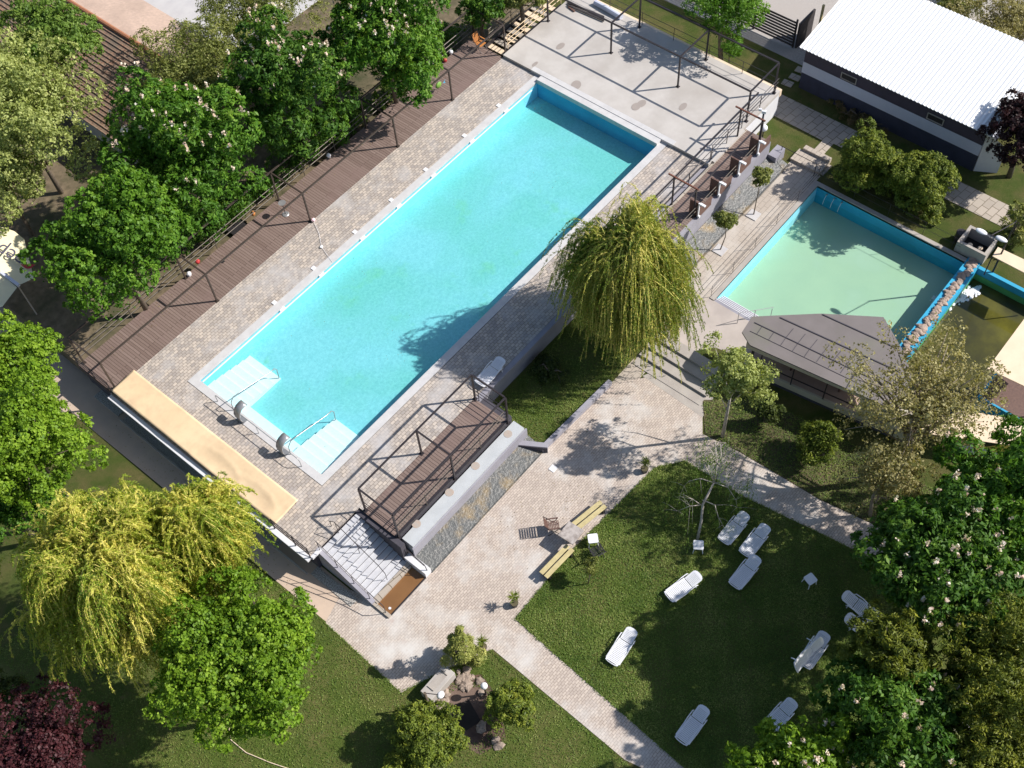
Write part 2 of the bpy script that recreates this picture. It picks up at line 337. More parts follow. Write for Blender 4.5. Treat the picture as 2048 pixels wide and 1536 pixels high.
# ---------------------------------------------------------------- ground
P2 = (20.0, 29.75, -28.0, -7.25)      # hole of the lower pools x0 x1 y0 y1
g = MB(); B = 160
for r_ in ((-B, B, P2[3], B), (-B, P2[0], P2[2], P2[3]), (P2[1], B, P2[2], P2[3]), (-B, B, -B, P2[2])):
    x0, x1, y0, y1 = r_; g.add([(x0, y0, G), (x1, y0, G), (x1, y1, G), (x0, y1, G)], [(0, 1, 2, 3)])
struct('ground', g, 'lawn_dark')
sheet('garden_ground', [(-2.5, 13.97), (26.2, 13.97), (26.2, 13.2), (60, 13.2), (60, 60), (-2.5, 60)], -.45, 'soil', .9)
plaza = [at(650, 1247, G), at(805, 1388, G), at(985, 1298, G), at(1250, 1520, G), at(1420, 1600, G), at(1368, 1536, G), at(1030, 1238, G), at(1150, 1095, G), at(1310, 935, G), at(1370, 922, G), at(1480, 990, G), at(1725, 1108, G), at(1900, 1195, G),
         at(1900, 1120, G), at(1640, 1000, G), at(1480, 905, G), at(1405, 868, G), at(1405, 830, G), at(1290, 755, G)]
plaza = [(p.x, p.y) for p in plaza] + [(12.6, -5.9), (8.2, -5.95), (8.2, -5.2), (.2, -5.2), (-2.1, -5.1), (-2.5, -3.6), (-3.2, -3.7)]
sheet('plaza_paving', plaza, G + .012, 'plaza')
sheet('side_path', [(-4.35, 17.5), (-2.75, 17.5), (-2.45, 13.9), (-2.45, -3.7), (-3.0, -4.2), (-4.15, -4.1)], G + .008, 'path_concrete')
sheet('entrance_paving', rect(-9, -2.0, 13.5, 24), G + .004, 'path_concrete')
lawn = [at(1030, 1238, G), at(1150, 1095, G), at(1310, 935, G), at(1370, 922, G), at(1480, 990, G), at(1725, 1108, G), at(1900, 1195, G), at(2300, 1400, G), at(2000, 1900, G), at(1420, 1600, G), at(1368, 1536, G)]
sheet('lawn', [(p.x, p.y) for p in lawn], G + .02, 'lawn', .03)
sheet('front_lawn', [(-4.2, -3.9), (-4.4, -8.6), (-2.7, -9.3), (-.75, -10.3), (-.9, -17.5), (-1.2, -30), (-30, -30), (-30, 6), (-4.55, 6)], G + .016, 'lawn', .03)
sheet('parking_ground', [(37.0, 12), (37.0, -2.2), (40.5, -2.2), (40.5, -30), (70, -30), (70, 12)], G + .006, 'pebble')
sheet('yard_ground', rect(8, 34, 26, 60), -.44, 'pale_ground')
# slab paths
sheet('slab_path', [(32.65, -1.2), (34.3, -1.2), (34.3, -17.5), (32.8, -17.5), (32.75, -6.3), (31.3, -6.3), (31.3, -7.1), (30.4, -7.1), (30.4, -5.7), (32.6, -5.7)], G + .02, 'slab', .04)
for k, (px, py) in enumerate(((1575, 167), (1590, 155), (1602, 141))):
    p = at(px, py, G); tag(MB().obox((p.x, p.y, G + .02), (.45, .62, .04), .1).build('stepping_stone', 'slab', None, bevel=.01), ['grey stepping stone nearest the concrete terrace corner', 'middle one of three grey stepping stones by the white roofed building', 'grey stepping stone farthest from the terrace, close to the black slat fence'][k], 'stepping stone', 'stepping stones beside the terrace')
# ---------------------------------------------------------------- upper terrace
tp = MB()
tp.box(-2.75, 26, 9.02, 11.4, -.06, 0).box(-2.75, 26.0, -2.05, -.02, -.06, 0).box(-2.75, -.02, -.02, 9.02, -.06, 0).box(.25, 26, -2.35, -2.05, -.06, 0)
struct('pool_terrace_paving', tp, 'paver')
ct = MB().box(26.35, 32.8, -2.6, 11.4, -.06, .17).box(26.02, 26.35, 9.02, 11.4, -.06, .17).box(26.02, 26.35, -2.6, -.02, -.06, .17).box(26.33, 29.2, -2.75, -2.6, -.06, .15)
struct('concrete_terrace', ct, 'concrete')
# retaining walls of the raised terrace
tw = thing('retaining_wall', 'dark rendered retaining wall carrying the raised pool terrace and wooden deck', 'wall', (12, 4, G))
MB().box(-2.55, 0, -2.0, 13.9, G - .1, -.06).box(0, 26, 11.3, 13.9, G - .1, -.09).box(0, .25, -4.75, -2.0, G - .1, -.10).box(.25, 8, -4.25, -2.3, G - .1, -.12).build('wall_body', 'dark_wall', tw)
MB().box(-2.98, -2.75, -2.12, 11.3, -.10, .03).box(-2.75, -2.16, -2.2, -2.05, -.1, .028).build('edge_coping', 'white_wall', tw)
MB().box(7.62, 15.5, -2.62, -2.36, -.12, .01).build('garden_coping', 'lilac_wall', tw)
MB().box(8, 26, -2.5, -2.2, G - .1, -.13).build('garden_wall', 'lilac_wall', tw)
rw = thing('terrace_wall', 'pale lilac wall below the concrete terrace and the raised walkway', 'wall', (28, -3, G))
MB().box(26.0, 32.79, -2.59, 11.3, G - .1, -.07).build('terrace_side', 'white_wall', rw)
MB().box(17, 29.5, -4.18, -2.55, G - .1, -.08).build('walkway_side', 'lilac_wall', rw)
# wooden decks
d = thing('wooden_deck', 'long brown plank deck beside the swimming pool', 'deck', (12, 12.7, 0))
MB().box(-2.65, 26.0, 11.42, 13.93, -.09, .012).build('planking', 'plank', d)
MB().box(-2.68, -2.652, 11.35, 13.95, -.3, -.02).build('fascia', 'black_metal', d)
d = thing('wooden_deck', 'short brown plank deck at the head of the grey stairs', 'deck', (4, -3.3, 0))
MB().box(.22, 7.62, -4.2, -2.36, -.08, .012).build('planking', 'plank', d)
MB().box(.22, 7.66, -4.34, -4.205, -.16, .016).build('edge_beam', 'black_metal', d)
d = thing('wooden_deck', 'worn brown plank walkway behind the four white framed panels', 'deck', (23, -3.3, 0))
MB().box(17, 29.4, -4.0, -2.77, -.07, .012).build('planking', 'plank', d)
MB().box(17, 29.4, -2.765, -2.64, -.05, .04).build('curb', 'slab', d)
# ---------------------------------------------------------------- swimming pool
sp = thing('swimming_pool', 'long rectangular swimming pool with turquoise water and white coping', 'swimming pool', (13, 4.5, 0))
MB().box(0, 26, 0, .4, -.12, .02).box(0, 26, 8.6, 9, -.12, .02).box(0, .4, .4, 8.6, -.12, .02).build('coping', 'coping', sp)
MB().box(26.003, 26.33, -.35, 9.35, -.1, .19).box(25.6, 26.0, .4, 8.6, -.12, .165).build('raised_coping', 'coping', sp)
MB().quad((.4, .4, -.65), (25.6, .4, -1.1), (25.6, 8.6, -1.1), (.4, 8.6, -.65)).build('floor', 'pool_floor', sp)
MB().quad((.4, .4, -1.2), (.4, .4, -.1), (25.6, .4, -.1), (25.6, .4, -1.2)).quad((.4, 8.6, -1.2), (25.6, 8.6, -1.2), (25.6, 8.6, -.1), (.4, 8.6, -.1)).quad((.4, .4, -1.2), (.4, 8.6, -1.2), (.4, 8.6, -.1), (.4, .4, -.1)).build('side_wall', 'pool_wall_sunlit', sp)
MB().quad((25.602, .4, -1.2), (25.602, .4, .1), (25.602, 8.6, .1), (25.602, 8.6, -1.2)).build('end_wall', 'blue_shade_paint', sp)
MB().box(.45, 25.0, 8.44, 8.50, -.12, -.085).build('overflow_lip', 'plastic', sp)
for (y0, y1) in ((6.0, 8.15), (.42, 2.35)):
    mb = MB()
    for k in range(6): mb.box(.4, .95 + .42 * k, y0, y1, -.16 - .085 * (k + 1), -.155 - .085 * k) if k else mb.box(.4, .9, y0, y1, -.25, -.155)
    mb.build('entry_steps', 'pool_step', sp)
MB().box(.4, .95, 2.35, 6.0, -.6, -.3).build('bench_ledge', 'pool_step', sp)
struct('pool_water', MB().quad((.4, .4, -.1), (25.6, .4, -.1), (25.6, 8.6, -.1), (.4, 8.6, -.1)), 'water')
mb = MB()
# skimmer boxes & deck lids along the left rim
for k, (px, py) in enumerate(((557, 608), (637, 540), (719, 467), (795, 405), (864, 344), (935, 272), (1004, 212))):
    p = at(px - 4, py, .03); q = thing('skimmer_lid', 'white square skimmer lid on the pool edge, number %s counted from the shallow end' % ('one two three four five six seven'.split()[k]), 'skimmer lid', (p.x, 9.12, 0), 0, 'white skimmer lids along the pool')
    MB().box(p.x - .11, p.x + .11, 9.0, 9.2, .003, .035).build('lid', 'plastic', q)
    MB().box(p.x - .16, p.x + .16, 8.50, 8.58, -.1, -.03).build('skimmer_mouth', 'plastic', q)
# concrete stains
for px, py, a, b, rz in ((1121, 92, .32, .19, 0), (1070, 128, .24, .11, 0), (1152, 170, .38, .28, .4), (1272, 213, .30, .24, .2), (1283, 207, .32, .22, 0), (1366, 213, .32, .18, .1)):
    zz = .174 + px * .000004 + py * .00001; p = at(px, py, zz); m_ = [(p.x + a * math.cos(t) * math.cos(rz) - b * math.sin(t) * math.sin(rz), p.y + a * math.cos(t) * math.sin(rz) + b * math.sin(t) * math.cos(rz)) for t in [k * .3927 for k in range(16)]]
    sheet('damp_patch', m_, zz, 'wet', .003)
# ---------------------------------------------------------------- pergola frames and railings
def frame(label, loc, posts, beams, rusty=(), mat='black_metal', wd=.09):
    t = thing('pergola_frame', label, 'metal frame', loc)
    for p, z0, z1 in posts:
        o = MB().box(p[0] - wd / 2, p[0] + wd / 2, p[1] - wd / 2, p[1] + wd / 2, z0, z1).box(p[0] - .1, p[0] + .1, p[1] - .1, p[1] + .1, z0, z0 + .012).build('post', mat, t)
    for a, b in beams: MB().beam(a, b, wd * .95).build('beam', mat, t)
    for a, b in rusty: MB().beam(a, b, wd).build('cross_beam', 'rust', t)
    return t
H = 2.1
XL = [-2.4, 4.1, 10.62, 17.25, 21.7, 26.28]
ps = [((x, 11.45), .012, H - .045) for x in XL] + [((x, 13.8), .012 if x < 26.2 else G, H - .045) for x in XL]
bs_ = [((XL[0], 11.45, H), (XL[-1], 11.45, H)), ((XL[0], 13.8, H), (XL[-1], 13.8, H))] + [((x, 11.5, H), (x, 13.755, H)) for x in XL]
frame('long dark pergola frame standing over the plank deck beside the pool', (12, 12.6, 0), ps, bs_, mat='frame_metal', wd=.075)
XS = [.32, 3.95, 7.62]
ps = [((x, -2.39), .012, H - .13) for x in XS] + [((x, -4.36), -.12, H - .13) for x in XS]
bs_ = [((XS[0], -2.39, H - .085), (XS[-1], -2.39, H - .085)), ((XS[0], -4.36, H - .085), (XS[-1], -4.36, H - .085))] + [((x, -2.44, H - .085), (x, -4.31, H - .085)) for x in XS]
frame('small dark pergola frame over the short deck above the stairs', (4, -3.4, 0), ps, bs_, wd=.075)
YR = [11.15, 6.6, 2.02, -2.42]; X1, X2 = 29.77, 32.45; H2 = 2.27
ps = [((x, y), .17, H2 - .045) for x in (X1, X2) for y in YR]
bs_ = [((x, YR[0], H2), (x, YR[-1], H2)) for x in (X1, X2)] + [((X1 + .05, y, H2), (X2 - .05, y, H2)) for y in YR]
frame('dark pergola frame standing on the pale concrete terrace', (31, 4, .17), ps, bs_, wd=.08)
ps = [((x, y), .01, 2.0) for x in (22.7, 28.6) for y in (-2.6, -3.95)]
def walkway():
    b = [((17.2, -2.65, 2.0), (30.2, -2.65, 2.0)), ((17.2, -3.98, 1.98), (28.6, -3.98, 1.98))]
    r_ = [((x, -2.3, 2.06), (x, -4.1, 2.06)) for x in (22.7, 28.6)]
    return frame('pergola frame with rusty cross beams over the worn plank walkway', (25, -3.3, 0), [((x, y), .02, 1.95) for x in (22.7, 28.6) for y in (-2.65, -3.98)], b, r_, wd=.07)
walkway()
def railing(label, pts, heights, postxy, mat='brown_metal', r=.022, h=None, loc=None, base=0., cat='railing'):
    t = thing('railing', label, cat, loc or tuple(pts[0][:2]) + (base,))
    for hh in heights: MB().tube([(p[0], p[1], (p[2] if len(p) > 2 else base) + hh) for p in pts], r).build('rail', mat, t)
    hm = h or max(heights)
    for p in postxy:
        z = p[2] if len(p) > 2 else base
        MB().tube([(p[0], p[1], z), (p[0], p[1], z + hm)], r * 1.25).build('post', mat, t)
    return t
railing('long three bar railing along the garden side of the plank deck', [(-2.6, 13.98), (26.4, 13.98)], (.35, .65, .95), [(x, 13.98) for x in (-2.6, .8, 4.2, 6.4, 10.6, 12.7, 15, 17.3, 19.5, 21.7, 24, 26.4)], 'brown_metal')
railing('dark three bar railing across the shallow end of the plank deck', [(-2.66, 13.9), (-2.66, 11.3)], (.35, .65, .95), [(-2.66, 12.6), (-2.66, 11.3)], 'black_metal')
railing('dark railing on the terrace edge beside the top of the grey stairs', [(-2.78, .1), (-2.78, -2.1), (-2.78, -2.12)], (.35, .65, .92), [(-2.78, .1), (-2.78, -1.2), (-2.78, -2.1)], 'black_metal')
railing('dark three bar railing on the stair end of the short deck', [(.30, -2.45), (.30, -4.3)], (.4, .68, .95), [], 'black_metal', r=.018)
railing('grey three bar railing on the garden end of the short deck', [(7.66, -2.45), (7.66, -4.3)], (.4, .68, .95), [(7.66, -2.6)], 'black_metal', r=.018)
railing('light three bar railing along the outer edge of the short deck', [(.4, -4.3), (7.6, -4.3)], (.42, .68, .95), [(2.2, -4.3), (5.8, -4.3)], 'brown_metal', r=.02)
railing('thin dark railing on the far edge of the concrete terrace', [(32.7, 11.2), (32.7, -2.4)], (.45, .85), [(32.7, y) for y in (11, 8.9, 6.6, 4.4, 2, -.2)], 'black_metal', r=.014, base=.17)
railing('double railing on the side edge of the concrete terrace', [(32.6, -2.5), (26.4, -2.5)], (.4, .72, .98), [(x, -2.5) for x in (32.4, 30.9, 29.2, 27.8, 26.4)], 'black_metal', r=.018, base=.17)
railing('low dark railing between the pool paving and the worn walkway', [(26.2, -2.55), (18, -2.55)], (.5, .95), [(x, -2.55) for x in (26.2, 24.3, 20.6)], 'black_metal', r=.02)
railing('tan three bar railing above the timber garden steps', [(26.5, 11.5, .17), (31.5, 11.5, .17)], (.35, .65, .95), [(x, 11.5, .17) for x in (26.6, 28.1, 29.8, 31.4)], 'beige', r=.02, base=.17)
railing('brown railing on the garden side of the timber steps', [(26.6, 12.95, -.3), (30.6, 12.95, -.3)], (.5, .8, 1.1), [(x, 12.95, -.3) for x in (26.6, 28.6, 30.6)], 'brown_metal', r=.018, base=-.3)
# stepped timber and stone steps up to the terrace
t = thing('garden_steps', 'row of pale stone treads with dark gaps beside the concrete terrace', 'steps', (28, 12.2, -.4))
for k in range(9): MB().box(26.35 + k * .55, 26.35 + k * .55 + .36, 11.55, 12.85, -.30 + .03 * k, -.24 + .03 * k).build('tread', 'slab' if k % 2 else 'tan_canvas', t)
MB().box(26.2, 31.4, 11.5, 11.54, -.4, .14).box(26.2, 31.4, 12.86, 12.9, -.4, .0).build('stringer', 'black_metal', t)
# ---------------------------------------------------------------- stairs to the plaza
st = thing('staircase', 'broad pale grey stone stairs from the pool terrace down to the plaza', 'stairs', (-1, -3.4, G))
n = 11; dy = (4.87 - 2.08) / n
for k in range(n):
    z = -.13 * (k + 1) + .0
    MB().box(-2.16, -.003, -2.08 - dy * (k + 1), -2.08 - dy * k - (.0 if k else 0), G - .05 if k > 8 else z - .3, z).box(-2.16, -.003, -2.08 - dy * (k + 1) - .02, -2.08 - dy * (k + 1), z - .035, z + .004).build('tread', 'white_stone', st); MB().box(-2.15, -.01, -2.08 - dy * k - .022, -2.08 - dy * k - .002, z, z + .003).build('riser_joint', 'dark_wall', st)
v = [(-2.36, -2.05), (-2.36, -5.05)]
MB().add([(-2.38, -2.0, G - .05), (-2.38, -5.05, G - .05), (-2.38, -5.05, G + .2), (-2.38, -2.0, .02), (-2.17, -2.0, G - .05), (-2.17, -5.05, G - .05), (-2.17, -5.05, G + .2), (-2.17, -2.0, .02)],
         [(0, 3, 2, 1), (4, 5, 6, 7), (0, 1, 5, 4), (1, 2, 6, 5), (2, 3, 7, 6), (3, 0, 4, 7)]).build('side_wall', 'lilac_wall', st)
hr = thing('handrail', 'thin black handrail running down the outer wall of the grey stairs', 'handrail', (-2.27, -2.1, 0))
MB().tube([(-2.27, -2.1, .85), (-2.27, -4.9, -.5), (-2.27, -5.7, -.72), (-2.27, -5.75, -.9)], .02).tube([(-2.27, -2.1, .5), (-2.27, -4.9, -.85)], .014).build('rail', 'black_metal', hr)
for y in (-2.15, -3.1, -4.0, -4.85): MB().tube([(-2.27, y, (y + 2.1) * .48 + .02), (-2.27, y, (y + 2.1) * .48 + .85)], .016).build('post', 'black_metal', hr)
MB().tube([(-2.27, -5.75, G), (-2.27, -5.75, -.9)], .016).build('post', 'black_metal', hr)
hr = thing('handrail', 'thin dark handrail down the middle of the grey stairs', 'handrail', (-1.1, -2.0, 0))
MB().tube([(-1.15, -1.75, .02), (-1.15, -1.75, .5), (-1.15, -2.1, .85), (-1.15, -4.5, -.35), (-1.15, -4.8, -.7)], .017).build('rail', 'black_metal', hr)
for y in (-2.15, -3.3, -4.8): MB().tube([(-1.15, y, (y + 2.1) * .46 - .1), (-1.15, y, max((y + 2.1) * .5 + .85, -.7) if y > -4.7 else -.7)], .014).build('post', 'black_metal', hr)
# foot bath
fb = thing('foot_bath', 'shallow foot bath with rusty brown water at the bottom of the stairs', 'foot bath', (-1, -5.4, G))
MB().box(-2.2, .1, -5.18, -4.9, G, G + .16).box(-2.36, -2.2, -6.0, -4.9, G, G + .12).build('rim', 'slab', fb)
MB().box(-2.2, 0, -5.95, -5.18, G + .014, G + .03).build('brown_water', 'brown_water', fb)
MB().box(-2.2, .02, -6.0, -5.95, G, G + .06).build('drain_edge', 'black_metal', fb)
MB().cyl((-2.0, -5.72), .06, G + .03, G + .045).build('drain_plug', 'plastic', fb)
lw = thing('low_wall', 'short white topped low wall between the foot bath and the slate bed', 'wall', (.15, -5.4, G))
MB().box(.02, .36, -6.0, -4.76, G, -1.12).build('wall_body', 'white_wall', lw)
hr = thing('handrail', 'short black handrail on the low wall beside the foot bath', 'handrail', (.2, -5.4, -1.1))
MB().tube([(.2, -4.8, -1.12), (.2, -4.8, -.5), (.2, -5.85, -.72), (.2, -5.95, -1.12)], .02).tube([(.2, -4.85, -.66), (.2, -5.8, -.86)], .014).build('rail', 'black_metal', hr)
# fountain box, wall and slate bed
fx = thing('fountain_ledge', 'grey capped ledge with four rusty round outlets under the short deck', 'fountain ledge', (4, -4.6, G))
MB().box(.45, 8.0, -4.98, -4.36, G, -.42).build('ledge_top', 'grey_top', fx)
MB().box(.38, 8.1, -5.06, -4.99, G, -.55).build('ledge_face', 'lilac_wall', fx)
for px, py in ((833, 1048), (899, 985), (951, 932), (1016, 868)):
    p = at(px, py, -.42); MB().cyl((p.x, p.y), .2, -.419, -.411, 18).build('outlet_ring', 'rust_stain', fx); 
struct('slate_bed', MB().add([(.36, -5.06, -1.2), (8.15, -5.06, -1.2), (8.15, -6.0, -1.5), (.36, -6.0, -1.5)], [(3, 2, 1, 0)]).box(.36, 8.15, -6.04, -6.0, G, -1.48), 'slate')
struct('far_slate_bed', MB().add([(20, -4.2, -1.1), (29.9, -4.2, -1.1), (29.9, -5.2, -1.45), (20, -5.2, -1.45)], [(3, 2, 1, 0)]).box(20, 29.9, -5.25, -5.2, G, -1.43), 'slate')
# sunken garden with low walls
sheet('garden_lawn', [(8.0, -2.5), (16.6, -2.5), (16.6, -6.2), (12.9, -6.2), (8.1, -6.0), (7.6, -4.8)], -1.36, 'lawn', .2)
lw = thing('low_wall', 'low lilac wall curving along the grass patch under the big willow', 'wall', (10, -6.1, G))
MB().prism([(8.0, -6.05), (12.9, -6.3), (12.9, -6.08), (8.05, -5.85)], G, -1.22).build('wall_body', 'lilac_wall', lw)
lw = thing('low_wall', 'short dark fronted wall at the end of the slate bed', 'wall', (7.8, -5.6, G))
MB().prism([(7.35, -4.9), (8.16, -6.2), (8.36, -6.06), (7.6, -4.8)], G, -1.12).build('wall_body', 'lilac_wall', lw)
MB().prism([(7.33, -4.92), (8.12, -6.22), (8.16, -6.2), (7.37, -4.9)], G, -1.14).build('dark_face', 'dark_wall', lw)
tag(MB().obox(tuple(at(1106, 937, G + .02)), (.3, .3, .03), 0).build('drain_cover', 'plastic'), 'square white drain cover in the pink plaza paving', 'drain cover')
# promenade by the kid pool
sheet('promenade', [(12.95, -2.4), (12.95, -6.2), (13.3, -7.1), (17.9, -7.1), (20.0, -7.0), (30.3, -7.0), (30.3, -5.15), (17, -5.15), (17, -2.4)], G + .006, 'promenade')
sheet('pool_side_slab', [(15.6, -7.1), (20.0, -7.0), (20.0, -11.5), (18.2, -11.5), (17.7, -8.9)], G + .009, 'slab_concrete')
sheet('step_edge_strip', [tuple(at(x, y, G))[:2] for x, y in ((1285, 752), (1345, 728), (1430, 790), (1405, 835))], G + .016, 'cement')
struct('end_platform', MB().box(30.3, 31.2, -6.9, -5.1, G, G + .17).box(31.2, 31.5, -6.9, -5.3, G, G + .32), 'promenade')
struct('side_plinth', MB().box(29.4, 30.3, -4.7, -4.2, G, -.9), 'lilac_wall')
# ---------------------------------------------------------------- kid pool
kp = thing('paddling_pool', 'square paddling pool with pale green water and blue walls', 'paddling pool', (25, -11.6, -2.3))
Y2, Y3 = -15.75, -16.45
MB().quad((20, Y2, -2.75), (29.6, Y2, -2.75), (29.6, -7.25, -2.75), (20, -7.25, -2.75)).build('floor', 'pool2_floor', kp)
MB().quad((29.6, Y2, -2.8), (29.6, -7.25, -2.8), (29.6, -7.25, G), (29.6, Y2, G)).quad((20, Y2, -2.8), (29.6, Y2, -2.8), (29.6, Y2, G), (20, Y2, G)).quad((20, Y2, -2.8), (20, -7.25, -2.8), (20, -7.25, G), (20, Y2, G)).build('wall', 'blue_shade_paint', kp)
MB().quad((20, -7.25, -2.8), (29.6, -7.25, -2.8), (29.6, -7.25, G), (20, -7.25, G)).build('sunlit_side_wall', 'pool_wall_sunlit', kp)  # same paint as the other walls, coloured lighter for direct sun
MB().box(20, 29.6, -7.25, -7.0, G - .1, G + .05).box(29.6, 29.85, Y2, -7.0, G - .1, G + .05).build('coping', 'cement', kp)
for k in range(5):
    MB().box(20.0, 20.2 + .19 * k, -11.6, -7.26, -2.7, G - .02 - .14 * k).build('step', 'lilac_wall', kp)
    MB().box(20.17 + .19 * k, 20.2 + .19 * k, -11.6, -7.26, G - .02 - .14 * k, G - .012 - .14 * k).build('step_nosing', 'plastic', kp)
struct('paddling_pool_water', MB().quad((20, Y2, -2.2), (29.6, Y2, -2.2), (29.6, -7.25, -2.2), (20, -7.25, -2.2)), 'water2')
dw = thing('dividing_wall', 'wall topped with rough stones between the paddling pool and the slide pool', 'wall', (25, -16.1, -2.5))
MB().box(19.5, 30.1, Y3 + .03, Y2 - .004, -2.9, G + .05).build('wall_body', 'blue_shade_paint', dw)
mb = MB()
for k in range(60):
    x = 19.6 + k * .175; mb.ball((x, -16.12 + random.uniform(-.09, .09), G + .09), random.uniform(.13, .2), 8, (1, random.uniform(1, 1.7), .6), .25)
mb.build('cap_stones', 'cap_rock', dw)
s3 = thing('slide_pool', 'slide pool with dark murky water and green painted walls', 'pool', (25, -20, -2.4))
MB().quad((18.5, -28, -2.9), (29.6, -28, -2.9), (29.6, Y3, -2.9), (18.5, Y3, -2.9)).build('floor', 'dark_pit', s3)
MB().quad((18.5, Y3, -2.95), (29.6, Y3, -2.95), (29.6, Y3, -1.95), (18.5, Y3, -1.95)).box(18.5, 29.6, Y3 - .9, Y3 - .01, -2.9, -2.32).quad((29.58, -28, -2.95), (29.58, Y3, -2.95), (29.58, Y3, -1.9), (29.58, -28, -1.9)).build('green_wall', 'green_paint', s3)
MB().box(29.6, 29.8, -28, Y3, -2, G + .05).box(18.5, 29.55, Y3 - .005, Y3 + .025, -1.94, G + .06).build('blue_edge', 'blue_shade_paint', s3)
struct('slide_pool_water', MB().quad((18.5, -28, -2.3), (29.57, -28, -2.3), (29.57, Y3 - .02, -2.3), (18.5, Y3 - .02, -2.3)), 'water3')
# foam of falling water
mb = MB()
for k in range(260):
    px = 1860 + 100 * random.random(); py = 618 - (px - 1860) * .40 + random.gauss(0, 9) * (1.2 - (px - 1860) / 140); p = at(px, py, -2.27)
    mb.ball(p, random.uniform(.03, .11), 6, (1.3, 1, .3), .4)
tag(mb.build('foam', MT['plastic']), 'white foam churning on the dark water of the slide pool', kind='stuff')
railing('thin metal guard rail along the near side of the paddling pool', [(20.1, -7.0), (30, -7.0)], (.3, .6, .85), [(x, -7.0) for x in (20.1, 22.0, 24.0, 26, 28, 30)], 'black_metal', r=.009, base=G + .05)
railing('thin metal guard rail on the grass side of the paddling pool', [(29.95, -7.2), (29.95, -15.2)], (.45, .9), [(29.95, y) for y in (-7.2, -9.2, -11.2, -13.2, -14.8)], 'black_metal', r=.009, base=G)
railing('grey rail at the lawn end of the slate bed beside the platform', [(30.1, -4.5), (30.1, -6.9)], (.9,), [(30.1, -4.6), (30.1, -6.7)], 'black_metal', r=.016, base=G)
railing('low metal handrail on the paddling pool steps', [(19.5, -8.9, G), (21.2, -9.9, G - .5)], (.85,), [(19.55, -8.93, G), (20.3, -9.4, G - .2), (21.15, -9.87, G - .6)], 'steel', r=.016, base=G)
for k, px in enumerate((1637, 1655, 1673)):
    t = thing('water_jet', ['leftmost', 'middle', 'rightmost'][k] + ' of three small water jets on the blue paddling pool wall', 'water jet', (29.55, -7.9 - .45 * k, -1.8), 0, 'jets on the blue wall')
    MB().tube([(29.6, -7.9 - .45 * k, -1.75), (29.45, -7.9 - .45 * k, -1.72)], .035).build('nozzle', 'steel', t); MB().tube([(29.45, -7.9 - .45 * k, -1.74), (29.3, -7.9 - .45 * k, -1.9), (29.22, -7.9 - .45 * k, -2.2)], .012).build('stream', 'plastic', t)
# white framed panels on the walkway
for k, x in enumerate((28.25, 26.45, 24.65, 22.85)):
    t = thing('screen_panel', ['farthest white framed brown panel on the walkway, next to the globe lamp', 'second white framed brown panel from the globe lamp', 'third white framed brown panel from the globe lamp', 'nearest white framed brown panel with a violet tinted corner, above the round headed trees'][k], 'screen panel', (x, -4.2, 0), 0, 'white framed panels along the walkway')
    MB().box(x - .04, x + .04, -4.12, -3.62, .02, 1.0).build('dark_side', 'brown_wood', t)
    MB().box(x + .04, x + 1.1, -4.2, -4.13, -.05, .55).build('brown_front', 'brown_wood', t)
    MB().box(x - .06, x + .02, -4.19, -4.125, .0, 1.02).box(x - .06, x + .07, -4.5, -4.19, .94, 1.02).box(x - .06, x + .05, -4.26, -4.19, -.02, .12).build('white_frame', 'plastic', t)
    for z in (.5, .8): MB().tube([(x - 1.2, -4.08, z), (x - .06, -4.08, z)], .018).build('side_rail', 'brown_metal', t)
# beige tarp with puddles
def tarp():
    t = thing('tarpaulin', 'long beige tarpaulin cover with two sagging puddles on the terrace edge', 'tarpaulin', (-2, 5.6, .2))
    nx, ny = 14, 110; v = []; f = []
    pud = [(-2.35, 4.4, .55, 1.5), (-2.35, 2.0, .55, 1.45)]
    for j in range(ny + 1):
        for i in range(nx + 1):
            x = -2.68 + 1.42 * i / nx; y = .1 + 11.15 * j / ny
            z = .30 + .10 * i / nx + .012 * math.sin(y * 1.9) + .006 * math.sin(y * 5 + x * 4)
            for (cx, cy, rx, ry) in pud:
                d_ = ((x - cx) / rx) ** 2 + ((y - cy) / ry) ** 2
                z += -.09 * math.exp(-d_ * 1.1) + .022 * math.exp(-((d_ - 1.0) ** 2) * 14)
            v.append((x, y, z))
    for j in range(ny):
        for i in range(nx): a = j * (nx + 1) + i; f.append((a, a + 1, a + nx + 2, a + nx + 1))
    o = MB().add(v, f).build('canvas', 'beige', t, smooth=True); s = o.modifiers.new('thick', 'SOLIDIFY'); s.thickness = .015
    for y in (.3, 2.4, 4.6, 6.8, 9.0, 11.0): MB().beam((-2.66, y, .12), (-1.3, y, .18), .04).build('support', 'brown_metal', t)
    for y in (.3, 5.7, 11.0):
        for x in (-2.6, -1.35): MB().box(x - .03, x + .03, y - .03, y + .03, 0, .13).build('leg', 'brown_metal', t)
tarp()
for y0, y1, l in ((11.25, 13.1, 'short bed of white gravel at the foot of the plank deck wall'), (.2, 10.9, 'long bed of white gravel at the foot of the terrace wall'), (-4.35, -1.9, 'bed of coarse white gravel at the foot of the staircase wall')):
    tag(MB().box(-3.05 if y0 > -3 else -3.0, -2.56, y0, y1, G, G + .05).build('gravel_bed', 'gravel'), l, kind='stuff')
tag(MB().box(-3.14, -3.06, -1.8, 11.0, G, G + .09).build('kerb_stone', 'cement'), 'narrow concrete kerb edging the long gravel bed', 'kerb')
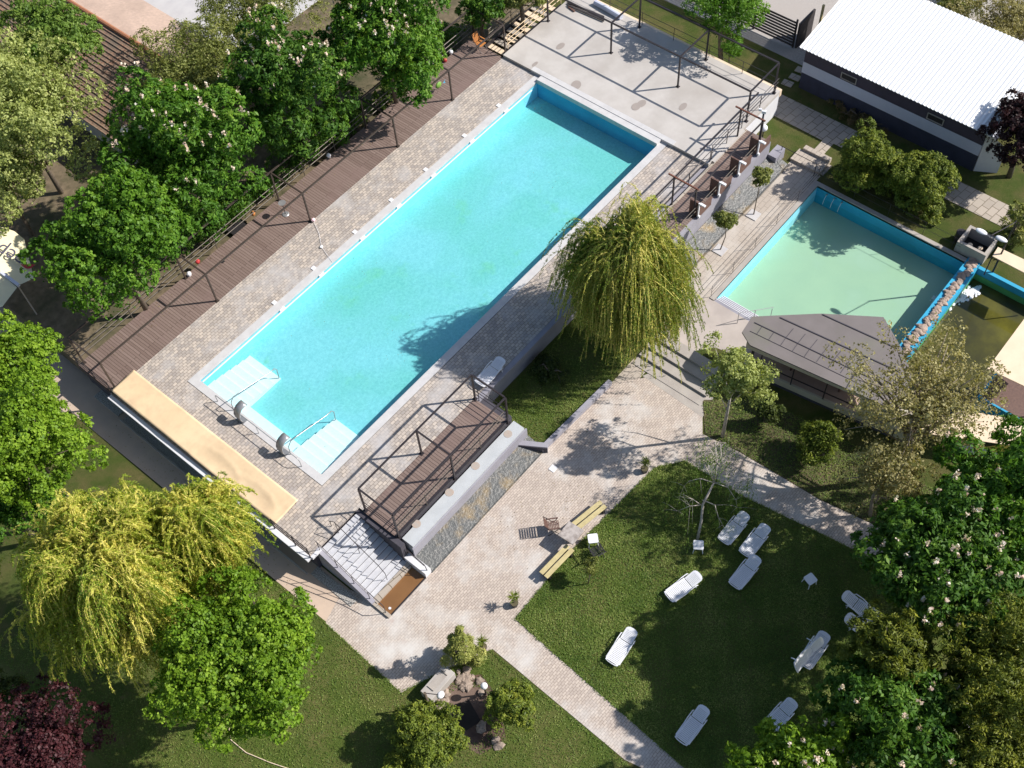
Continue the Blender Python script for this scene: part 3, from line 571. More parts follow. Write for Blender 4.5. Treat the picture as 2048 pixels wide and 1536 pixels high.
# ---------------------------------------------------------------- pool fittings
for (y, l) in ((6.05, 'curved steel handrail on the wide pool steps at the far shallow corner'), (2.25, 'curved steel handrail on the pool steps nearest the short deck')):
    t = thing('pool_handrail', l, 'handrail', (.5, y, 0))
    MB().tube([(.25, y, .02), (.3, y, .62), (.5, y, .85), (.9, y, .78), (2.6, y - .0, .32), (2.95, y, .28), (3.05, y, .1), (3.0, y, -.55)], .022, 8).build('rail', 'steel', t, smooth=True)
t = thing('pool_handrail', 'long low steel guard bar along the shallow end coping', 'handrail', (.1, 4, 0))
MB().tube([(.12, 7.0, .02), (.12, 7.0, .5), (.12, 6.9, .62), (.12, 1.55, .62), (.12, 1.4, .5), (.12, 1.4, .02)], .018, 8).build('rail', 'steel', t, smooth=True)
for y in (4.2,): MB().tube([(.12, y, .02), (.12, y, .61)], .016).build('post', 'steel', t)
for k, y in enumerate((5.35, 2.55)):
    t = thing('water_spout', ['curved stainless water spout on the shallow end coping, farther from the stairs', 'curved stainless water spout on the shallow end coping, nearer to the stairs'][k], 'water spout', (.2, y, 0), 0, 'stainless spouts on the pool edge')
    v = []; f = []; path = [(.10, .02), (.02, .3), (.02, .55), (.1, .78), (.25, .92), (.45, .96), (.58, .93)]
    for (x, z) in path: v += [(x, y - .2, z), (x, y + .2, z)]
    f = [(2 * i, 2 * i + 1, 2 * i + 3, 2 * i + 2) for i in range(len(path) - 1)]
    o = MB().add(v, f).build('blade', 'steel', t, smooth=True); s = o.modifiers.new('thick', 'SOLIDIFY'); s.thickness = .05
    MB().box(0.03, .3, y - .22, y + .22, .02, .035).build('base_plate', 'steel', t)
# ---------------------------------------------------------------- trees
def mesh_quads(name, V, tint, mat, parent, loc):
    n = len(V) // 4; me = bpy.data.meshes.new(name)
    V = V - np.array(loc)
    me.vertices.add(4 * n); me.vertices.foreach_set('co', V.astype(np.float32).ravel())
    me.loops.add(4 * n); me.loops.foreach_set('vertex_index', np.arange(4 * n, dtype=np.int32))
    me.polygons.add(n); me.polygons.foreach_set('loop_start', np.arange(0, 4 * n, 4, dtype=np.int32)); me.polygons.foreach_set('loop_total', np.full(n, 4, dtype=np.int32))
    a = me.attributes.new('tint', 'FLOAT', 'FACE'); a.data.foreach_set('value', np.clip(tint, 0, 1).astype(np.float32))
    me.update(); me.validate(); me.materials.append(mat); o = bpy.data.objects.new(name, me); return link(o, parent)
def leaves(P, Nrm, size, asp, g, jitter=.8, droop=None):
    n = len(P); nr = Nrm + g.normal(0, jitter, (n, 3)); nr /= np.linalg.norm(nr, axis=1)[:, None] + 1e-9
    t = g.normal(0, 1, (n, 3)) if droop is None else droop + g.normal(0, .25, (n, 3))
    t -= nr * (t * nr).sum(1)[:, None]; t /= np.linalg.norm(t, axis=1)[:, None] + 1e-9
    b = np.cross(nr, t); s = (size * g.uniform(.6, 1.35, n))[:, None]
    V = np.empty((n, 4, 3)); fold = nr * s * .18
    V[:, 0] = P - t * s; V[:, 1] = P + b * s * asp + fold; V[:, 2] = P + t * s; V[:, 3] = P - b * s * asp + fold
    return V.reshape(-1, 3)
def sphere_pts(n, g):
    v = g.normal(0, 1, (n, 3)); return v / np.linalg.norm(v, axis=1)[:, None]
def limb_mesh(base, top, lobes, r0, g, nl=9):
    mb = MB(); base = Vector(base); top = Vector(top)
    mid = base.lerp(top, .5) + Vector(g.normal(0, .12, 3)); mb.tube([base, mid, top], r0, 8, r0 * .35)
    idx = g.permutation(len(lobes))[:nl]
    for i in idx:
        e = Vector(lobes[i][:3]); s = base.lerp(top, float(g.uniform(.35, .95))); m_ = s.lerp(e, .5) + Vector((0, 0, float(g.uniform(.05, .3)))) + Vector(g.normal(0, .15, 3))
        mb.tube([s, m_, e], r0 * .32, 5, r0 * .06)
    return mb
GROUPS = {}
def tree(name, label, cat, px, py, zc, rad, mat, zb=G, nl=26, lr=.42, n=20000, size=.09, asp=.5, seed=1, group=None, bloss=0, bark='bark', trunk=.16, fill=.25, jitter=.8, lobe_jit=.35, up=.35, nbr=9, lean=0, shape='round', inner=.0, base=None, bmat='blossom', cr=.22, cover=.75, rosette=None):
    g = np.random.default_rng(seed); c = at(px, py, zc); rx, ry, rz = (q_ * (1.05 if n > 7000 else 1.) for q_ in rad)
    n = int(n * 1.25)
    if rosette is None: rosette = 'chestnut' in name or 'chestnut' in mat or shape in ('cone', 'column') or 'conifer' in mat
    bx, by = (c.x, c.y) if base is None else base
    t = thing(name, label, cat, (bx, by, zb), 0, group)
    cc = np.array([c.x, c.y, zc])
    # lobes: rounded sub-crowns of very different size, the outer ones small
    L = []
    for k in range(nl):
        d_ = sphere_pts(1, g)[0]
        if d_[2] < (-.8 if 'chestnut' in name or shape == 'low' else -.3): d_[2] *= -.7
        big_ = k < nl * .3; q = g.uniform(.2, .55) if big_ else g.uniform(.6, .98); mr = min(rx, ry)
        if shape == 'cone':
            u = g.uniform(0, 1); q = .7 * (1 - .85 * u); p = cc + np.array([d_[0] * q * rx, d_[1] * q * ry, (-1 + 2 * u) * rz * .85]); r = lr * (1 - .6 * u) * g.uniform(.7, 1.2)
        elif shape == 'column':
            u = g.uniform(-.8, .85); a_ = g.uniform(0, 6.28); q = g.uniform(.1, .7); p = cc + np.array([math.cos(a_) * q * rx, math.sin(a_) * q * ry, u * rz]); r = lr * g.uniform(.75, 1.15)
        else: p = cc + d_ * q * np.array([rx, ry, rz]); r = (lr * g.uniform(1.05, 1.4)) if big_ else lr * g.uniform(.42, .85)
        L.append((p[0], p[1], p[2], r * mr, g.uniform(-.14, .14)))
    L = np.array(L)
    w_ = L[:, 3] ** 2; w_ /= w_.sum()
    area = (12.566 * L[:, 3] ** 2).sum() * .6; ncl = int(area / (3.14 * cr * cr) * cover); n = int(n * 1.0); per = max(6, int(n * (1 - fill * .5) / ncl)); 
    cl = g.choice(nl, ncl, p=w_); cd_ = sphere_pts(ncl, g); cd_[:, 2] = np.where(cd_[:, 2] < -.2, -cd_[:, 2] * g.uniform(0, 1, ncl), cd_[:, 2]); cd_ /= np.linalg.norm(cd_, axis=1)[:, None]
    cp = L[cl, :3] + cd_ * (L[cl, 3] * g.uniform(.82, 1.12, ncl))[:, None] * np.array([1, 1, .85]); cs = cr * g.uniform(.6, 1.35, ncl); ct_ = g.normal(0, .13, ncl) + L[cl, 4]
    cn = cd_ + np.array([0, 0, up]); cn /= np.linalg.norm(cn, axis=1)[:, None]
    ci = np.repeat(np.arange(ncl), per); m_ = len(ci); h_ = sphere_pts(m_, g); dt = (h_ * cn[ci]).sum(1); h_ = np.where((dt < 0)[:, None], h_ - 1.7 * cn[ci] * dt[:, None], h_)
    P = cp[ci] + h_ * (cs[ci] * g.uniform(.35, 1.0, m_))[:, None] - cn[ci] * (cs[ci] * .25)[:, None]
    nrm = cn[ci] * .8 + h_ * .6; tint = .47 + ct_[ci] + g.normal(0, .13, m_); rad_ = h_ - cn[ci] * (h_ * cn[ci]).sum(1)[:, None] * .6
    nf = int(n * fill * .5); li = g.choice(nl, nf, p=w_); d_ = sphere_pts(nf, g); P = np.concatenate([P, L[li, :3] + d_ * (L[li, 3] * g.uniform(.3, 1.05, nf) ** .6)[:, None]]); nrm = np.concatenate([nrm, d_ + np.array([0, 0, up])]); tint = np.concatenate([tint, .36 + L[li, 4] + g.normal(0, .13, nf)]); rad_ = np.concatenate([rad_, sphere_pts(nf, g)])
    ok = P[:, 2] > zb + .12; P, nrm, tint, rad_ = P[ok], nrm[ok], tint[ok], rad_[ok]
    lo = MB() if False else limb_mesh((bx, by, zb - .05), (c.x + lean, c.y, zc + rz * .25), L, trunk, g, nbr)
    lo.build('trunk', bark, t, smooth=True)
    mesh_quads('crown', leaves(P, nrm, size, asp, g, jitter, droop=rad_ if rosette else None), tint, LM[mat], t, (bx, by, zb))
    if bloss:
        k = g.choice(len(P), bloss * 3, replace=False); Q = P[k]; Q = Q[np.argsort(-(Q[:, 2] + g.uniform(0, 2.0, len(Q)) + (Q[:, 0] - c.x) * .1 - (Q[:, 1] - c.y) * .2))][:bloss]
        Q = Q + (Q - cc) * .05 + np.array([0, 0, .12]); m_ = 14
        PP = np.repeat(Q, m_, 0) + g.normal(0, 1, (bloss * m_, 3)) * np.array([.04, .04, .09]); nn = sphere_pts(bloss * m_, g)
        o = mesh_quads('blossom', leaves(PP, nn, .06, .8, g, .2), g.uniform(0, 1, len(PP)), LM[bmat], t, (bx, by, zb)); tag(o, kind='stuff')
    return t
def willow(label, px, py, zc, rad, mat, seed, ns=900, zb=G, length=(1.2, 2.6), lobes=16, wind=(0, 0), n_core=9000, group=None, zmin=-1.3, base=None):
    g = np.random.default_rng(seed); c = at(px, py, zc); rx, ry, rz = rad; bx, by = (c.x, c.y) if base is None else base
    t = thing('weeping_willow', label, 'willow tree', (bx, by, zb), 0, group)
    # sprays: arching branches with hanging strands
    cc = np.array([c.x, c.y, zc]); Ls = []
    for k in range(lobes):
        d_ = sphere_pts(1, g)[0]; d_[2] = abs(d_[2]) * .9; p = cc + d_ * g.uniform(.3, .62) * np.array([rx, ry, rz]); Ls.append((p[0], p[1], p[2], .42 * rx, g.uniform(-.15, .15)))
    Ls = np.array(Ls); allV = []; allT = []; tw = MB()
    nseg = 13; tv = []
    limbs = []
    for k in range(lobes * 2):
        a_ = g.uniform(0, 6.283); hz = g.uniform(-.25, 1.) ; q = g.uniform(.25, .8) * math.sqrt(max(.1, 1 - (max(hz, 0) * .85) ** 2)); tip = cc + np.array([math.cos(a_) * rx * q, math.sin(a_) * ry * q, rz * hz * .8]); root = cc + np.array([0, 0, rz * (hz * .5 - .45)])
        limbs.append((root, tip, g.normal(0, .13), g.uniform(.5, 1.2)))
    LW = np.array([l_[3] for l_ in limbs]); LW /= LW.sum(); pick = g.choice(len(limbs), ns, p=LW)
    for k in range(ns):
        root, tip, lt, _w = limbs[pick[k]]; u_ = g.uniform(.25, 1.05); dl = tip - root; l = (0, 0, 0, 0, lt)
        p = root + dl * u_ + np.array([0, 0, .22 * rz * math.sin(min(u_, 1) * 3.14)]) + g.normal(0, .22, 3)
        dh = dl.copy(); dh[2] = 0; dh /= (np.linalg.norm(dh) + .2)
        vel = dh * g.uniform(.15, .8) + g.normal(0, .33, 3) + np.array([wind[0], wind[1], .35]); ln = g.uniform(*length) * (.7 + .5 * g.uniform()); st_ = ln / nseg; pts = [p.copy()]
        for s in range(nseg):
            vel = vel * .93 + np.array([0, 0, -.22]) + g.normal(0, .04, 3); v_ = vel / np.linalg.norm(vel); p = p + v_ * st_
            if p[2] < zmin: break
            pts.append(p.copy())
        if len(pts) < 4: continue
        pts = np.array(pts); m_ = (len(pts) - 1) * 7; u = g.uniform(0, len(pts) - 1.001, m_); i = u.astype(int); fr = (u - i)[:, None]
        PP = pts[i] * (1 - fr) + pts[i + 1] * fr + g.normal(0, .03, (m_, 3)); dr = pts[i + 1] - pts[i]; dr /= np.linalg.norm(dr, axis=1)[:, None]
        nn = np.cross(dr, g.normal(0, 1, (m_, 3))) + np.array([0, 0, .6]); allV.append(leaves(PP, nn, .062, .24, g, .3, droop=dr + g.normal(0, .35, dr.shape)))
        stt = l[4] + g.normal(0, .14); allT.append(.40 + stt * 1.5 + g.normal(0, .13, m_) + .3 * (.5 - u / len(pts)))
        # strand ribbon
        for q in range(len(pts) - 1):
            a_, b_ = pts[q], pts[q + 1]; sd = np.cross(b_ - a_, np.array([.3, .5, 1.])); sd = sd / (np.linalg.norm(sd) + 1e-6) * .013
            tv += [a_ - sd, a_ + sd, b_ + sd, b_ - sd]
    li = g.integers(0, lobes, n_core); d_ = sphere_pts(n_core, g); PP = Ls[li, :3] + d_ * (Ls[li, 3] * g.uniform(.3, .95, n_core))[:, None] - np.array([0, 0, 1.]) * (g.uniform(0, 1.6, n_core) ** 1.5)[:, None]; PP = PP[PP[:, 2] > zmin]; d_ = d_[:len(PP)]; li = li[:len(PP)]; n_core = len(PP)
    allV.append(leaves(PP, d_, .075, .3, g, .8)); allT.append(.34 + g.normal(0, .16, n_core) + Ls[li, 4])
    limb_mesh((bx, by, zb - .05), (c.x, c.y, zc + rz * .1), Ls, .24, g, 12).build('trunk', 'bark', t, smooth=True)
    mesh_quads('crown', np.concatenate(allV), np.concatenate(allT), LM[mat], t, (bx, by, zb))
    tv = np.array(tv); o = mesh_quads('twigs', tv, np.zeros(len(tv) // 4), MT['yellow_twig'], t, (bx, by, zb)); tag(o, kind='stuff')
    return t
gL = 'trees along the deck'
tree('linden_tree', 'bright green dense linden overhanging the middle of the plank deck', 'tree', 232, 502, 4.4, (3.35, 3.3, 3.5), 'linden', -.45, 34, .40, 42000, .085, .7, 11, gL)
tree('chestnut_tree', 'flowering chestnut with many pink white candles between the linden and the tile roof', 'tree', 362, 312, 4.8, (3.6, 3.6, 4.0), 'chestnut', -.45, 38, .36, 46000, .11, .42, 12, gL, 85, lobe_jit=.4)
tree('chestnut_tree', 'dark flowering chestnut in the middle of the tree row along the deck', 'tree', 582, 172, 4.8, (3.1, 3.1, 4.0), 'chestnut_dark', -.45, 34, .38, 42000, .11, .42, 13, gL, 75)
tree('chestnut_tree', 'flowering chestnut beside the far end of the plank deck', 'tree', 770, 72, 4.6, (3.4, 3.4, 3.6), 'chestnut', -.45, 36, .38, 42000, .11, .42, 14, gL, 60)
tree('shrub', 'small dark green tree beside the timber garden steps', 'tree', 962, 28, 1.5, (1.3, 1.5, 1.6), 'chestnut_dark', -.45, 16, .42, 9000, .09, .5, 15, gL)
tree('garden_tree', 'sparse dark tree above the top of the timber steps', 'tree', 1040, 2, 1.6, (1.3, 1.6, 1.5), 'olive', -.45, 14, .42, 6000, .08, .5, 16, gL)
tree('poplar_tree', 'big pale yellow green tree filling the left edge above the parasol', 'tree', 42, 235, 5.0, (4.4, 4.9, 4.2), 'pale', G, 46, .32, 46000, .075, .6, 17, None, fill=.5)
tree('poplar_tree', 'pale thin leaved tree at the left edge over the parasol', 'tree', 5, 372, 3.2, (2.4, 2.6, 2.2), 'pale', G, 26, .34, 13000, .07, .6, 18, None, fill=.6)
tree('garden_tree', 'mid green tree in front of the brown tile roof', 'tree', 105, 95, 5.2, (2.4, 3.6, 2.6), 'birch', G, 26, .4, 24000, .075, .6, 19)
tree('garden_tree', 'grey green loose tree behind the pink flowering chestnut', 'tree', 395, 150, 2.8, (3.8, 3.7, 2.5), 'olive', -.45, 36, .32, 26000, .065, .5, 20, None, fill=.6)
tree('garden_tree', 'bronze green young tree at the top edge left of the chestnuts', 'tree', 510, 30, 2.8, (3.9, 3.7, 2.5), 'olive', -.45, 34, .32, 24000, .06, .5, 21, None, fill=.6)
tree('garden_tree', 'bright yellow green tree reaching down from the left edge near the deck corner', 'tree', 25, 770, 3.4, (2.5, 3.0, 2.6), 'maple', G, 28, .38, 26000, .07, .7, 22)
tree('garden_tree', 'large bright green tree at the left edge above the golden willow', 'tree', 60, 905, 5.0, (2.6, 2.7, 3.4), 'maple', G, 32, .38, 34000, .07, .7, 23)
tree('garden_tree', 'shaded green tree at the left edge behind the golden willow', 'tree', 20, 1010, 2.0, (2.0, 2.4, 1.8), 'chestnut', G, 20, .42, 13000, .07, .7, 24)
willow('huge golden weeping willow in the lower left corner', 235, 1165, 5.2, (3.9, 4.0, 4.4), 'willow', 31, 6000, length=(1.2, 3.0), lobes=34, wind=(-.15, .1), n_core=34000)
willow('golden willow behind the huge one, close to the side path', 415, 1068, 5.4, (2.1, 2.2, 3.2), 'willow', 32, 2600, length=(.9, 2.2), lobes=16, n_core=16000)
tree('maple_tree', 'dense vivid green maple in front of the golden willow', 'tree', 470, 1322, 4.6, (3.2, 3.2, 3.0), 'maple', G, 40, .34, 52000, .065, .75, 33, lobe_jit=.45)
tree('plum_tree', 'dark purple leaved plum tree in the bottom left corner', 'tree', 78, 1535, 2.6, (3.2, 2.9, 2.0), 'purple', G, 34, .34, 36000, .06, .7, 34)
tree('shrub', 'small grey green shrub at the left edge above the purple tree', 'shrub', 12, 1390, .2, (1.0, 1.2, 1.2), 'shrub', G, 12, .45, 6000, .06, .6, 35)
willow('big weeping willow standing between the swimming pool and the paddling pool', 1258, 553, 3.7, (2.35, 2.55, 4.3), 'willow_green', 36, 5600, length=(1.6, 3.9), lobes=26, n_core=30000, zmin=-1.35)
tree('robinia_tree', 'bright green young tree beyond the concrete terrace in front of the black fence', 'tree', 1455, 20, 2.2, (2.3, 2.4, 2.2), 'linden', G, 26, .38, 22000, .06, .55, 37, fill=.5)
tree('shrub', 'small bright green sapling beside the far terrace railing', 'sapling', 1462, 98, -.4, (.5, .5, .6), 'linden', G, 8, .5, 2200, .06, .6, 38, trunk=.04)
tree('yew_bush', 'tall rounded yew by the slab path, left one of the pair', 'yew', 1730, 322, -.1, (1.6, 1.6, 1.55), 'conifer', G, 46, .34, 34000, .07, .3, 39, 'yew pair above the paddling pool', shape='column', up=.9, jitter=.6, cr=.15, cover=.95)
tree('yew_bush', 'tall rounded yew by the slab path, right one of the pair', 'yew', 1848, 370, -.1, (1.95, 1.9, 1.55), 'conifer', G, 56, .30, 42000, .07, .3, 40, 'yew pair above the paddling pool', shape='column', up=.9, jitter=.6, cr=.15, cover=.95)
tree('plum_tree', 'dark maroon leaved tree covering the end of the white roofed building', 'tree', 2052, 275, 1.3, (2.1, 2.0, 2.2), 'maroon', G, 34, .36, 30000, .065, .65, 41)
tree('yew_bush', 'golden green conifer at the right edge behind the tan canopy', 'conifer', 2035, 450, -.2, (.95, 1.2, 1.2), 'conifer_gold', G, 16, .42, 10000, .07, .3, 42, shape='column', up=.9)
tree('garden_tree', 'bronze green tree in the top right corner beyond the gravel', 'tree', 2020, 55, -.1, (2.9, 3.0, 1.3), 'brownish', G, 34, .3, 17000, .06, .5, 43, fill=.6)
tree('garden_tree', 'low bronze shrubs beyond the gravel right of the white roof', 'shrub', 1915, 10, -.9, (1.8, 1.6, .6), 'olive', G, 16, .4, 7000, .06, .5, 44, fill=.6)
for k, (px, py) in enumerate(((1522, 355), (1453, 440))):
    tree('standard_tree', ['small round headed tree in a white square, nearer the slab path', 'small round headed tree in a white square, nearer the willow'][k], 'small tree', px, py, .75, (.55, .55, .62), 'olive', G, 12, .42, 2600, .06, .6, 50 + k, 'round headed trees on the promenade', trunk=.035, nbr=8, fill=.6, base=tuple(at((1507, 1440)[k], (430, 500)[k], G))[:2])
    p = at((1507, 1440)[k], (430, 500)[k], G + .02); tag(MB().box(p.x - .3, p.x + .3, p.y - .3, p.y + .3, G + .01, G + .05).build('planting_square', 'pvc'), ['white stone square around the trunk of the tree nearer the slab path', 'white stone square around the trunk of the tree nearer the willow'][k], 'tree surround', 'white squares around the promenade trees')
tree('yew_bush', 'low yew growth closing the gap between the two tall yews', 'yew', 1795, 352, -.5, (1.2, 1.3, 1.0), 'conifer', G, 26, .36, 16000, .07, .3, 45, None, shape='column', up=.9, jitter=.6, cr=.15, cover=.95)
tree('birch_tree', 'pale leafed birch with white stems beside the dark steps of the pavilion', 'tree', 1466, 765, 3.0, (1.7, 1.8, 2.6), 'pale', G, 34, .26, 8000, .052, .65, 53, fill=.8, cover=.5, bark='birch', trunk=.1, nbr=16)
tree('shrub', 'small green bush in the dark bed below the birch', 'shrub', 1535, 822, -.7, (.6, .6, .6), 'shrub', G, 10, .5, 3000, .06, .6, 54)
tree('plane_tree', 'large half bare tree with bronze leaves in front of the pavilion roof', 'tree', 1835, 815, 4.6, (3.7, 3.9, 3.1), 'brownish', G, 60, .22, 11500, .055, .7, 55, fill=.9, cover=.45, bark='grey_bark', nbr=58, trunk=.2, lobe_jit=.5, base=tuple(at(1790, 960, G))[:2])
tree('plane_tree', 'lower half bare tree with yellowish leaves left of the shaded path end', 'tree', 1770, 965, 1.5, (2.2, 2.2, 1.7), 'brownish', G, 30, .26, 6000, .055, .65, 56, fill=.85, cover=.5, bark='grey_bark', nbr=28, trunk=.1)
tree('yew_bush', 'rounded green yew in the dark bed beside the pink path', 'yew', 1642, 890, -.6, (1.0, 1.1, .9), 'conifer', G, 18, .42, 9000, .07, .35, 57, up=.9)
gR = 'chestnuts at the lawn edge'
tree('chestnut_tree', 'flowering chestnut over the shaded path on the right edge of the lawn', 'tree', 1892, 1130, 4.2, (3.3, 3.3, 2.9), 'chestnut_dark', G, 36, .36, 40000, .11, .42, 60, gR, 75)
tree('chestnut_tree', 'bright chestnut at the right edge below the tan awning', 'tree', 2015, 1035, 4.0, (2.8, 3.0, 2.9), 'chestnut', G, 30, .38, 30000, .11, .42, 61, gR, 25)
tree('chestnut_tree', 'chestnut mostly beyond the right edge, above the others of its row', 'tree', 2140, 975, 3.6, (3.0, 3.2, 3.0), 'chestnut', G, 28, .38, 18000, .11, .42, 59, gR, 10)
tree('chestnut_tree', 'dark chestnut over the lower right loungers', 'tree', 1785, 1420, 3.5, (2.6, 2.6, 2.5), 'chestnut_dark', G, 34, .36, 32000, .11, .42, 62, gR, 25)
tree('chestnut_tree', 'sunlit chestnut crown cut by the bottom edge', 'tree', 1590, 1560, 3.0, (2.9, 2.2, 1.8), 'maple', G, 28, .32, 22000, .11, .42, 63, gR, 40)
tree('spruce_tree', 'spiky golden green conifer between the loungers and the right edge', 'conifer', 1785, 1305, 4.6, (1.6, 1.6, 1.8), 'conifer_olive', G, 40, .26, 17000, .09, .25, 64, jitter=.5, lobe_jit=.6)
tree('cypress_tree', 'large olive gold cypress filling the lower right edge', 'conifer', 2005, 1345, 4.0, (2.6, 3.2, 3.6), 'conifer_olive', G, 44, .3, 42000, .075, .3, 65, up=.8, lobe_jit=.45)
tree('cypress_tree', 'olive gold cypress in the bottom right corner', 'conifer', 1975, 1520, 3.6, (2.4, 2.3, 2.6), 'conifer_olive', G, 34, .32, 26000, .075, .3, 66, up=.8)
tree('blossom_bush', 'white flowering bush seen between the lower right conifers', 'bush', 1905, 1455, -.2, (1.0, 1.6, 1.0), 'white_blossom', G, 12, .3, 1300, .06, .7, 67)
tree('thuja_bush', 'golden pointed thuja standing at the plaza edge above the stone sink', 'thuja', 922, 1293, .25, (.8, .8, 1.7), 'conifer_gold', G, 24, .42, 14000, .065, .3, 68, shape='cone', up=1.2, jitter=.5)
tree('yew_bush', 'broad olive yew left of the dark pit', 'yew', 850, 1490, -.3, (1.9, 1.6, 1.2), 'conifer', G, 38, .32, 26000, .065, .35, 69, up=.8, jitter=.6, cr=.15, cover=.85)
tree('yew_bush', 'rounded yew right of the dark pit beside the white globe', 'yew', 1022, 1412, -.4, (1.1, 1.2, 1.0), 'conifer', G, 26, .34, 15000, .065, .35, 70, up=.8, jitter=.6, cr=.15, cover=.85)
tree('standard_tree', 'tiny young tree on the lawn below the slatted benches', 'small tree', 1184, 1135, -.4, (.42, .4, .42), 'olive', G, 9, .45, 1400, .045, .6, 71, trunk=.03, base=tuple(at(1176, 1168, G))[:2])
tree('shrub', 'low dark bush on the grass patch under the big willow', 'shrub', 1100, 745, -1.1, (.8, .9, .4), 'shrub', -1.36, 10, .45, 4000, .05, .6, 72)
tree('shrub', 'dry reddish shrub row along the navy building wall', 'shrub', 1720, 235, -1.35, (.8, 2.6, .35), 'ivy', G, 18, .3, 4000, .05, .5, 73)
tree('shrub', 'low bushes between the deck railing and the flowering chestnut', 'shrub', 500, 400, -.2, (5.5, .6, .45), 'chestnut_dark', -.45, 30, .75, 9000, .06, .5, 74)
tree('shrub', 'dark bushes under the middle of the chestnut row', 'shrub', 640, 270, .1, (4.0, 1.3, .8), 'chestnut_dark', -.45, 40, .5, 12000, .07, .5, 76)
tree('shrub', 'dark bushes between the linden and the pink flowering chestnut', 'shrub', 420, 440, .1, (3.2, 1.2, .8), 'chestnut_dark', -.45, 34, .5, 10000, .07, .5, 77)
tree('shrub', 'dark bushes beside the far chestnut trunk', 'shrub', 860, 95, .0, (3.4, 1.2, .7), 'chestnut_dark', -.45, 34, .5, 10000, .07, .5, 78)
tree('shrub', 'leafy ground plants along the far half of the deck railing', 'shrub', 770, 195, -.2, (5.5, .5, .4), 'birch', -.45, 30, .8, 7000, .06, .5, 75)
# bare weeping birch
def bare_birch():
    g = np.random.default_rng(80); b = at(1395, 1078, G); t = thing('weeping_birch', 'bare white stemmed weeping birch drooping over the lawn corner', 'birch tree', (b.x, b.y, G))
    mb = MB(); b = Vector((b.x, b.y, G)); A = at(1405, 1010, G + 1.6); D = at(1428, 965, 1.0); E_ = at(1434, 930, 1.9); F = at(1430, 880, 2.7)
    mb.tube([b, b.lerp(A, .5) + Vector((.1, 0, 0)), A, D], .07, 7, .045); mb.tube([b + Vector((.18, .05, 0)), A + Vector((.1, 0, -.3)), A], .045, 6, .04); mb.tube([D, E_, F], .045, 6, .012)
    tips = []
    for (sx, sy, sz), q in (((1428, 965, 1.0), [(1400, 957, 1.3), (1378, 962, .9), (1368, 972, .3)]), ((1428, 965, 1.0), [(1410, 930, 1.9), (1392, 925, 1.7), (1380, 920, 1.2)]), ((1434, 930, 1.9), [(1425, 905, 2.5), (1405, 880, 2.3)]),
                              ((1434, 900, 2.2), [(1450, 885, 2.5), (1456, 892, 2.0)]), ((1428, 965, 1.0), [(1470, 965, 1.2), (1495, 958, 1.0), (1505, 985, 0)]), ((1430, 960, 1.1), [(1450, 925, 1.8), (1458, 912, 1.8), (1462, 930, 1.0)]),
                              ((1428, 965, 1.0), [(1456, 975, .8), (1472, 1000, .1), (1474, 1015, -.6)]), ((1402, 1010, .05), [(1385, 998, .4), (1368, 995, .2)]), ((1402, 1010, .0), [(1380, 1012, .3), (1355, 1022, -.2)]), ((1405, 1000, .3), [(1430, 1010, .4), (1437, 1035, -.3), (1445, 1050, -.9)]),
                              ((1428, 965, 1.0), [(1418, 940, 1.8), (1415, 915, 2.1)]), ((1434, 930, 1.9), [(1443, 910, 2.4), (1440, 880, 2.4)])):
        pts = [at(sx, sy, sz)] + [at(*r_) for r_ in q]; mb.tube(pts, .026, 5, .006); tips += pts[1:]
        for p in pts[1:]:
            for _ in range(3):
                e = p + Vector((float(g.normal(0, .35)), float(g.normal(0, .35)), float(g.uniform(-.5, .1)))); mb.tube([p, p.lerp(e, .5) + Vector((0, 0, .08)), e], .008, 3, .003); tips.append(e)
    mb.build('trunk', 'birch', t, smooth=True)
    P = []; 
    for p in tips:
        for _ in range(5):
            a_ = np.array(p) + g.normal(0, .14, 3)
            for s in range(11):
                a_ = a_ + np.array([g.normal(0, .015), g.normal(0, .015), -.075])
                if a_[2] > G + .1: P.append(a_ + g.normal(0, .02, 3))
    P = np.array(P); mesh_quads('crown', leaves(P, sphere_pts(len(P), g), .032, .5, g, .5), g.normal(.4, .2, len(P)), LM['birch'], t, (b.x, b.y, G))
bare_birch()
